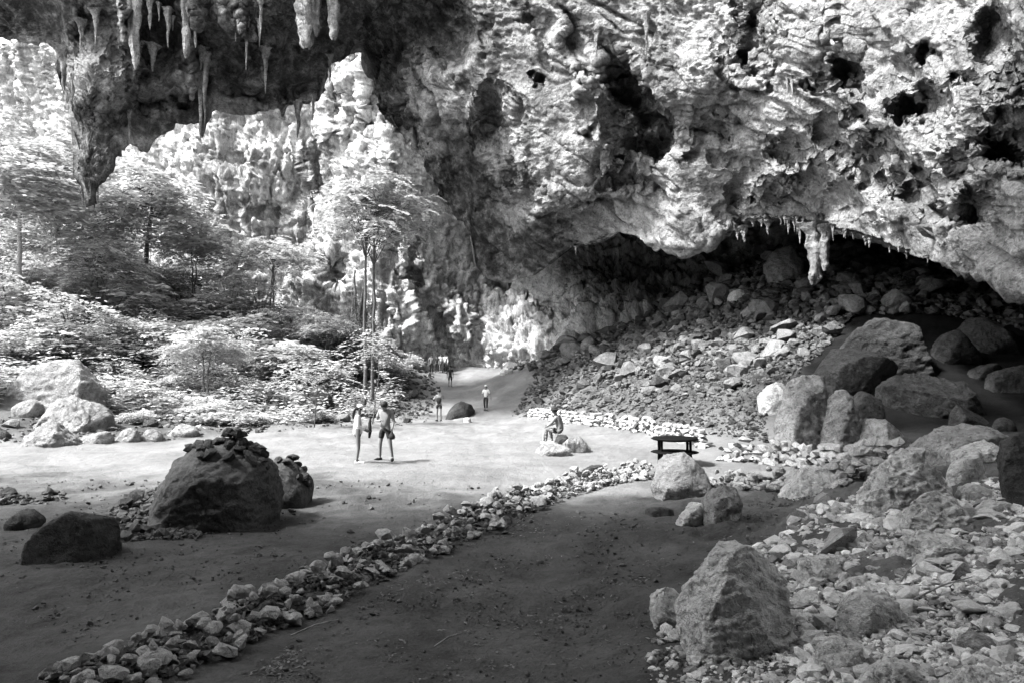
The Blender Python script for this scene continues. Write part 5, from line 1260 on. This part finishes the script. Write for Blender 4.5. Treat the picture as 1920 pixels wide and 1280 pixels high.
def person(label, px, py, face, H=1.7, pose=None, top='white_cloth', bottom='dark_cloth', leg_len=0.55, sleeve=0.6, tunic=0.0, hat=None, hair=True, shoes='dark_cloth', pony=False, at=None, zoff=0.0):
    J = dict(BASE); J.update(pose or {})
    sc_ = H / 1.7
    if at is None:
        x, y, z = on_ground(px, py)
    else:
        x, y, z = at
    root = bpy.data.objects.new('person', None); COL.objects.link(root)
    root.location = (x, y, z + zoff); root.rotation_euler = (0, 0, math.radians(face)); root.scale = (sc_,) * 3
    tag(root, label, 'person')
    body = skinned('body', J, EDG, RAD, 'pelvis')
    ex = []
    for s_ in 'LR':
        w, h = np.array(J['wr' + s_]), np.array(J['ha' + s_])
        d = h - w; d /= np.linalg.norm(d) + 1e-9
        u = np.cross(d, [0.2, 0.9, 0.3]); u /= np.linalg.norm(u); v = np.cross(d, u)
        for k, ln in enumerate((.075, .085, .08, .062)):
            b = h + u * (k - 1.5) * .019 + d * .012
            ex.append(tube([b, b + d * ln * .5 + v * .006, b + d * ln * .9 + v * .026], [.0095, .0085, .006], 6))
        b = w + d * .03 + u * .03
        ex.append(tube([b, b + d * .03 + u * .028, b + d * .062 + u * .034 + v * .012], [.011, .0095, .007], 6))
    hd, up = np.array(J['skull']), np.array(J['skull']) - np.array(J['jaw'])
    up = up / np.linalg.norm(up); fw = np.array([0, 1, 0]) - up * up[1]; fw /= np.linalg.norm(fw); rt = np.cross(fw, up)
    ex.append(ball(hd + fw * .092 - up * .035, (.014, .02, .022), 6))
    ex.append(ball(hd + fw * .082 - up * .078, (.026, .01, .008), 6))
    for g in (-1, 1):
        ex.append(ball(hd + rt * g * .095 - up * .03, (.012, .02, .03), 6))
        ex.append(ball(hd + fw * .083 + rt * g * .034 - up * .005, (.012, .008, .008), 6))
    join_mesh(body, ex)
    link('body', body, M['skin'], root)
    # shirt
    JJ = {k: J[k] for k in ('spine', 'chest')}
    JJ['hem'] = lerp(J['pelvis'], J['spine'], -0.15 - tunic); JJ['collar'] = lerp(J['chest'], J['neck'], .7)
    EE = [('hem', 'spine'), ('spine', 'chest'), ('chest', 'collar')]
    RR = dict(hem=.148 + tunic * .03, spine=.135, chest=.142, collar=.068)
    if sleeve > 0:
        for s_ in 'LR':
            JJ['sh' + s_] = J['sh' + s_]; RR['sh' + s_] = .074
            if sleeve <= 1:
                JJ['sl' + s_] = lerp(J['sh' + s_], J['el' + s_], sleeve); RR['sl' + s_] = .062; EE += [('chest', 'sh' + s_), ('sh' + s_, 'sl' + s_)]
            else:
                JJ['sl' + s_] = J['el' + s_]; RR['sl' + s_] = .056; JJ['cu' + s_] = lerp(J['el' + s_], J['wr' + s_], .85); RR['cu' + s_] = .044
                EE += [('chest', 'sh' + s_), ('sh' + s_, 'sl' + s_), ('sl' + s_, 'cu' + s_)]
    else:
        for s_ in 'LR':
            JJ['st' + s_] = lerp(J['chest'], J['sh' + s_], .55); RR['st' + s_] = .07; EE.append(('chest', 'st' + s_))
    link('shirt', skinned('shirt', JJ, EE, RR, 'chest', 2), M[top], root)
    # shorts or trousers
    JJ = {'waist': lerp(J['pelvis'], J['spine'], .2), 'pelvis': J['pelvis']}; EE = [('waist', 'pelvis')]; RR = dict(waist=.135, pelvis=.14)
    for s_ in 'LR':
        JJ['hip' + s_] = J['hip' + s_]; RR['hip' + s_] = .105; EE.append(('pelvis', 'hip' + s_))
        if leg_len <= 1:
            JJ['th' + s_] = lerp(J['hip' + s_], J['kn' + s_], leg_len); RR['th' + s_] = .092 - .018 * leg_len; EE.append(('hip' + s_, 'th' + s_))
        else:
            JJ['kn' + s_] = J['kn' + s_]; RR['kn' + s_] = .074; JJ['cf' + s_] = lerp(J['kn' + s_], J['an' + s_], leg_len - 1); RR['cf' + s_] = .056
            EE += [('hip' + s_, 'kn' + s_), ('kn' + s_, 'cf' + s_)]
    link('shorts' if leg_len <= 1 else 'trousers', skinned('shorts', JJ, EE, RR, 'pelvis', 2), M[bottom], root)
    for s_ in 'LR':
        a, t = np.array(J['an' + s_]), np.array(J['to' + s_])
        V, F = tube([a * [1, 1, .5] + (a - t) * [.35, .35, 0], (a + t) / 2 * [1, 1, .8], t + (t - a) * [.28, .28, 0]], [.042, .05, .034], 10)
        link('shoe', mesh_np('shoe', V, F), M[shoes], root)
    if hair:
        V, F = ball(hd - fw * .018 + up * .022, (.106, .112, .1), 14)
        V = [p for p in V]
        link('hair', mesh_np('hair', V, F), M['hair'], root)
    if pony:
        b = hd - fw * .1
        link('ponytail', mesh_np('ponytail', *tube([b, b - fw * .05 - up * .1, b - fw * .045 - up * .25, b - fw * .03 - up * .36], [.03, .045, .04, .012], 8)), M['hair'], root)
    if hat:
        kind, mt = hat
        V, F = ball(hd + up * .05, (.114, .118, .085), 14)
        h_ = link('hat', mesh_np('hat', V, F), M[mt], root)
        if kind == 'cap':
            c = hd + up * .055 + fw * .12
            P_ = [c + fw * .11 * math.sin(t) + rt * .088 * math.cos(t) - up * .02 * math.sin(t) for t in np.linspace(0, math.pi, 9)]
            V = P_ + [p + up * .012 for p in P_]
            F = [(i, i + 1, i + 10, i + 9) for i in range(8)]
            bmv = [tuple(range(9)), tuple(range(17, 8, -1)), (0, 9, 17, 8)]
            me = bpy.data.meshes.new('brim'); me.from_pydata([tuple(v) for v in V], [], F + bmv)
            link('brim', me, M[mt], h_)
        else:
            prof = [(.10, .03), (.20, .018), (.215, .022), (.2, .03), (.10, .045)]
            me = lathe('brim', prof, 24)
            o = link('brim', me, M[mt], h_, hd + up * 0.0)
            o.rotation_euler = (up[1] * -1, up[0], 0)
    return root
def R_(*k): return k
# the standing pair
p1 = person('woman in white cap and long white shirt holding a jacket, left of the pair', 670, 869, -80, 1.64,
       dict(elR=(.22, .02, 1.13), wrR=(.16, .26, 1.02), haR=(.13, .33, 1.0), elL=(-.22, .0, 1.12), wrL=(-.17, .24, .96), haL=(-.12, .31, .93), jaw=(0, .035, 1.55), skull=(0, .05, 1.64)),
       'white_cloth', 'dark_cloth', .4, 1.6, .45, ('cap', 'white_cloth'), True, 'white_cloth', True)
p2 = person('man in pale T-shirt and dark shorts with bowed head, right of the pair', 722, 864, 165, 1.78,
       dict(neck=(0, .05, 1.46), jaw=(-.02, .13, 1.50), skull=(-.03, .17, 1.57), crown=(-.03, .2, 1.62), chest=(0, .02, 1.33),
            elR=(.26, .05, 1.13), wrR=(.08, .24, 1.14), haR=(.0, .27, 1.15), elL=(-.25, -.02, 1.14), wrL=(-.27, .1, .97), haL=(-.27, .13, .9),
            hipL=(-.09, 0, .9), knL=(-.17, .03, .5), anL=(-.22, -.02, .09), toL=(-.28, .14, .035), knR=(.14, .03, .5), anR=(.17, -.02, .09), toR=(.22, .14, .035)),
       'grey_cloth', 'dark_cloth', .75, .75, 0, None, True, 'dark_cloth')
def held(name, label, cat, owner, loc, meshmat):
    ob = link(name, meshmat[0], M[meshmat[1]])
    ob.location = owner.matrix_basis @ Vector(loc)
    return tag(ob, label, cat)
held('hand_bag', 'dark pouch hanging from the hand of the man with bowed head', 'bag', p2, (-.27, .14, .62), (lathe('hand_bag', [(0, .0), (.07, .01), (.1, .06), (.085, .13), (.04, .2), (.012, .28), (.01, .3), (0, .3)], 14), 'dark_cloth'))
V, F = tube([(0, 0, -.3), (.02, .03, -.1), (0, .05, .12), (.02, .09, .32)], [.03, .05, .045, .012], 10)
held('folded_jacket', 'dark and pale folded jacket held by the woman in white cap', 'jacket', p1, (.1, .34, 1.08), (mesh_np('folded_jacket', V, F), 'dark_cloth'))
person('man in black sleeveless top and shorts with one arm raised, left of the path boulder', 823, 789, 172, 1.74,
       dict(elR=(.3, .08, 1.2), wrR=(.15, .22, 1.3), haR=(.1, .25, 1.34), elL=(-.3, .08, 1.22), wrL=(-.2, .2, 1.42), haL=(-.15, .22, 1.48)), 'dark_cloth', 'dark_cloth', .6, 0, .15, ('cap', 'dark_cloth'), True, 'dark_cloth')
person('woman in white shirt, white cap and black leggings walking on the path', 911, 770, 170, 1.66,
       dict(elR=(.28, -.02, 1.12), wrR=(.33, .02, .9), haR=(.34, .04, .82), elL=(-.27, -.02, 1.14), wrL=(-.33, .04, .92), haL=(-.36, .06, .85), knL=(-.1, .1, .5), anL=(-.1, .1, .09), toL=(-.1, .27, .04), anR=(.1, -.16, .1), toR=(.1, 0, .035)),
       'white_cloth', 'dark_cloth', 1.8, .9, .2, ('cap', 'white_cloth'), True, 'dark_cloth', True)
person('man in dark T-shirt and dark long shorts standing on the path slope', 844, 726, 182, 1.74, {}, 'dark_cloth', 'dark_cloth', .95, .6, .15)
person('walker in light shirt and dark trousers, leftmost of the far group', 809, 701, 190, 1.72, dict(elR=(.28, .0, 1.14)), 'grey_cloth', 'dark_cloth', 1.85, .7)
person('shorter walker in dark clothes beside the leftmost far walker', 819, 699, 175, 1.5, {}, 'dark_cloth', 'dark_cloth', 1.8, .6)
person('far walker in pale shirt with white bag, third of the far group', 827, 698, 200, 1.7, {}, 'white_cloth', 'grey_cloth', 1.8, .8)
person('far walker in pale shirt and dark trousers, rightmost of the far group', 835, 700, 160, 1.78, {}, 'white_cloth', 'dark_cloth', 1.8, 1.5)
# seated man: hips on the dark rock, feet on the slab
sx, sy, sz = on_ground(1050, 842)
person('man in dark banded hat and patterned trousers sitting on a rock', 1047, 838, 68, 1.72,
       dict(pelvis=(0, -.10, .50), spine=(0, -.07, .70), chest=(0, .0, .88), neck=(0, .06, 1.01), jaw=(0, .1, 1.08), skull=(0, .12, 1.17), crown=(0, .12, 1.22),
            shL=(-.17, .01, .95), shR=(.17, .01, .95), elL=(-.24, .17, .73), elR=(.24, .17, .73), wrL=(-.14, .36, .62), wrR=(.14, .36, .64), haL=(-.07, .42, .6), haR=(.07, .43, .63),
            hipL=(-.09, -.04, .47), hipR=(.09, -.04, .47), knL=(-.14, .37, .52), knR=(.14, .34, .52), anL=(-.15, .38, .1), anR=(.16, .26, .1), toL=(-.17, .54, .05), toR=(.18, .42, .05)),
       'grey_cloth', 'print_cloth', 1.8, 1.5, 0, ('brim', 'dark_cloth'), True, 'white_cloth', False, (sx - .05, sy + .35, sz + .12))
bx_, by_, bz_ = on_ground(1020, 838)
tag(link('water_bottle', lathe('water_bottle', [(0, 0), (.045, 0), (.05, .03), (.05, .22), (.042, .27), (.018, .31), (.02, .36), (0, .36)], 14), M['plastic'], None, (bx_, by_ + .35, bz_ + .16)), 'upright bottle standing on the low slab left of the seated man', 'bottle')

# ------------------------------------------------------------------ small things
d0 = on_ground(405, 988)[1]
a, b = P3(398, 848, d0 + .25), P3(326, 952, d0 - .32)
tag(link('pole', mesh_np('pole', *tube([a, (a + b) / 2 + np.array([0, -.02, 0]), b], [.014, .016, .014], 8)), M['wood']), 'thin pale pole leaning on the domed mound', 'pole')
c = np.array([on_ground(x_, y_) for x_, y_ in ((243, 985), (255, 988), (275, 985), (300, 972), (308, 962))]); c[:, 2] += (.02, .05, .1, .16, .1)
tag(link('cable', mesh_np('cable', *tube(c, [.012] * 5, 6)), M['wood']), 'curved pale cable lying on dark rubble beside the mound', 'cable')
x_, y_, z_ = on_ground(641, 622)
tag(link('post', mesh_np('post', *tube([(x_, y_, z_ - .2), (x_ + .02, y_, z_ + .6), (x_, y_, z_ + 1.3)], [.16, .15, .14], 10)), M['wood']), 'short pale wooden post in front of the vine-hung stems', 'post')
for k, (px, py, ang, ln, lab) in enumerate([(590, 1200, .6, .5, 'bleached twig lying on the near stone border'), (392, 1205, 1.3, .45, 'thin twig standing in the near end of the stone border'), (1770, 1130, .5, .7, 'brown stick lying across the foreground rubble'), (1705, 1100, 1.0, .4, 'short stick among the stones above the mottled slab'), (840, 1225, .8, .35, 'fallen twig on the path near the bottom of the frame'), (1450, 1105, 0.2, .4, 'thin stick beside the tall foreground boulder')]):
    x_, y_, z_ = on_ground(px, py)
    e = np.array([math.cos(ang), .3, math.sin(ang) * .35]) * ln
    p = np.array([x_, y_, z_ + .12])
    tag(link('twig', mesh_np('twig', *tube([p - e / 2, p + np.array([0, .01, .02]), p + e / 2], [.009, .008, .004], 6)), M['wood']), lab, 'twig')
